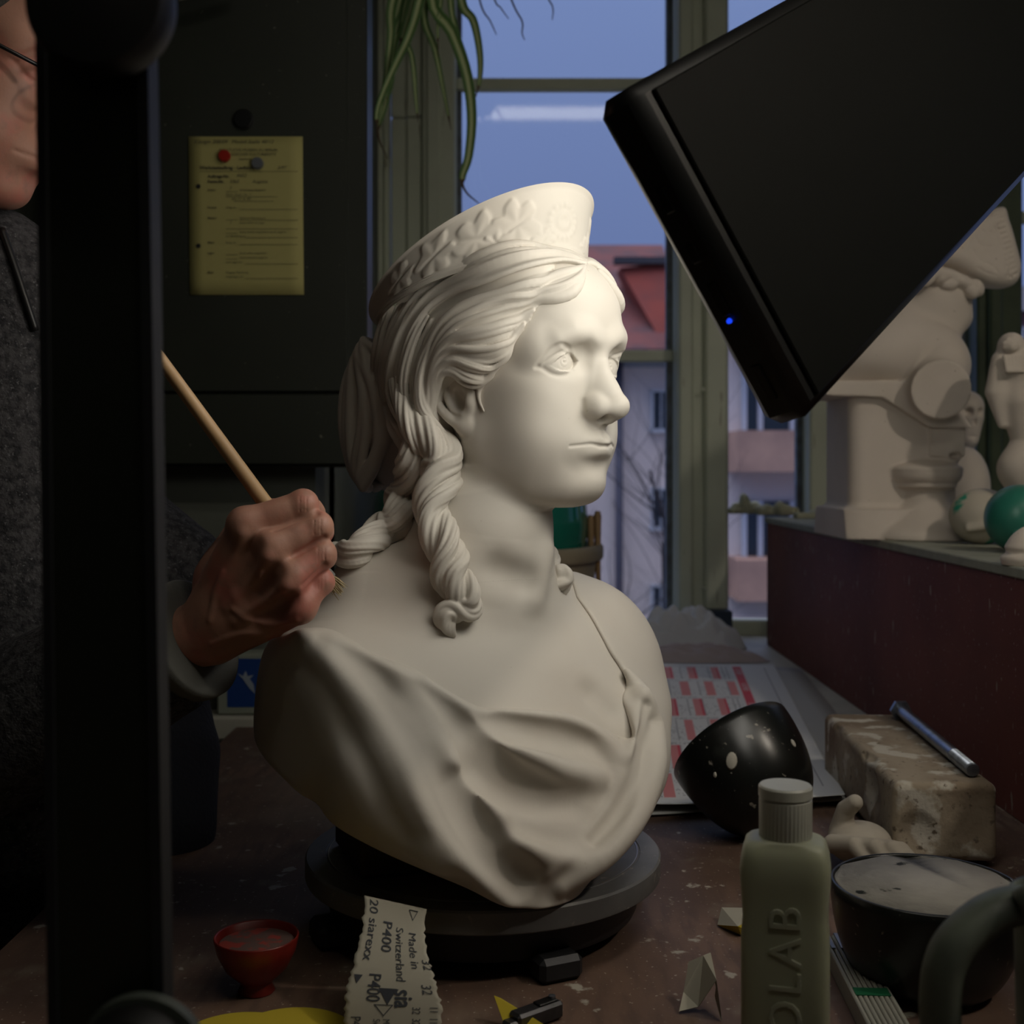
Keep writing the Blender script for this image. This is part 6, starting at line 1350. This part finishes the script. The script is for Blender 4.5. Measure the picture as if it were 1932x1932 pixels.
# ---- fleece jacket: trunk, both sleeves
v = Vol((-1.0, .90, -.60), (-.24, 1.50, .72), .0045)
v.poly([(-.64, 1.24, .36), (-.57, 1.22, .20), (-.595, 1.22, -.05), (-.61, 1.22, -.60)], [.10, .17, .17, .17], 0)
v.poly([P(0, 540, 1.12)+(-.06, .02, 0), P(45, 600, 1.12)+(-.09, .02, 0)], [.07, .085], .04)
sh = np.array([-.60, 1.08, .26]); el = np.array([-.555, 1.00, .10]); v.poly([sh, (-.60, 1.03, .17), el, P(250, 1252, .966), P(368, 1208, .943)], [.085, .074, .068, .058, .0465], .03)
v.poly([P(60, 900, 1.22), P(210, 1010, 1.24), P(330, 1080, 1.22)], [.09, .065, .052], .03)         # left sleeve behind
v.poly([P(10, 640, 1.14), P(40, 900, 1.12), P(60, 1200, 1.10), P(30, 1520, 1.12)], [.09, .085, .085, .085], .03); v.poly([P(-30, 530, 1.12), P(50, 575, 1.13)], [.07, .065], .03)
rg = np.random.default_rng(4)
for k in range(5): a = .15+.16*k; p = P(335-70*a, 1212+28*a, .968+.02*a); 
def cuff_cut(x, y, z): p = P(364, 1206, .943); n_ = unit(P(420, 1168, .935)-P(270, 1240, .962)); return (x-p[0])*n_[0]+(y-p[1])*n_[1]+(z-p[2])*n_[2]
v.fn(cuff_cut, P(364, 1208, .943)-(.02, .08, .08), P(364, 1208, .943)+.09, .002, 'i')
for (px, r_, l_) in (([(345, 1130), (335, 1200), (340, 1290)], .006, .003), ([(315, 1110), (306, 1200), (310, 1300)], .006, .003)): q = v.hit(px, l_, .85, 1.4); v.poly(catmull(q, 12), r_, .012, 's')
V, F = v.mesh(); raw_mesh('fleece_jacket', V, F, M_FLEECE, True, PR)
# cuff binding
n_ = unit(P(420, 1168, .935)-P(270, 1240, .962)); fr = frame_z(n_); cc = P(366, 1205, .943)
g = G(); g.lathe([(.0395, -.010), (.0475, -.010), (.0485, -.004), (.0480, .003), (.0460, .004), (.0395, .003)], cc, fr, 64, squash=(1, 1, 1)); g.build('cuff', M_CUFF, PR, True)
# collar zip and collar fold
q = v.hit([(2, 435), (22, 490), (45, 560), (66, 625)], .002, .9, 1.5); G().tube(catmull(q, 20), .0032, 8).build('zip', mat('zip_black', (.012, .012, .012), .4), PR, smooth=True)
# lower body
v = Vol((-.86, 1.00, -.90), (-.30, 1.45, -.02), .006); v.poly([(-.61, 1.22, -.08), (-.61, 1.22, -.30)], [.16, .17], 0)
for sx in (-.09, .09): v.poly([(-.61+sx, 1.22, -.28), (-.61+sx*1.1, 1.21, -.52), (-.61+sx*1.1, 1.23, -.86)], [.095, .075, .058], .03); v.poly([(-.61+sx*1.1, 1.24, -.86), (-.55+sx*1.1, 1.15, -.865)], [.040, .034], .02)
V, F = v.mesh(); raw_mesh('trousers', V, F, M_DKC, True, PR)
# ---- apron / coat panel hanging between jacket and bench
v = Vol((-.50, 1.10, -.02), (-.22, 1.52, .30), .003); v.poly([P(330, 1330, 1.30), P(345, 1420, 1.28), P(325, 1560, 1.25)], [.022, .034, .030], 0); v.poly([P(300, 1340, 1.30), P(290, 1560, 1.25)], [.05, .06], .03)
V, F = v.mesh(); raw_mesh('jacket_hem', V, F, mat('dark_blue_knit', (.022, .024, .034), .95, bump=[(240, .8, .002)]), True, PR)
# ================================================================== BRUSH
M_STICK = mat('brush_wood', (.48, .31, .155), .5, noise=(12, (.40, .25, .12), .4, .7, (1, 1, .2))); a = P(268, 630, .845); b = P(497, 945, .928); e = P(622, 1092, .9470); t2 = P(640, 1112, .9500)
r = empty('brush', 'long wooden handled brush held in the fist, its bristles touching the shoulder of the bust', 'brush', e)
G().tube([a, a*.97+b*.03, b, b*.35+e*.65], [.0024, .0044, .0058, .0050], 16).build('handle', M_STICK, r, smooth=True)
G().tube([b*.35+e*.65, e], [.0050, .0058], 16).build('ferrule', mat('pale_ferrule', (.42, .43, .42), .35, .6), r, smooth=True)
g = G(); rg = random.Random(2)
for k in range(90): o_ = np.array([rg.gauss(0, .0017), rg.gauss(0, .0017), rg.gauss(0, .0017)]); g.tube([e+o_*.8, (e+t2)/2+o_*1.2, t2+o_*1.4], [.0004, .0004, .0002], 4)
g.build('bristles', mat('bristle_tan', (.40, .32, .18), .9), r)
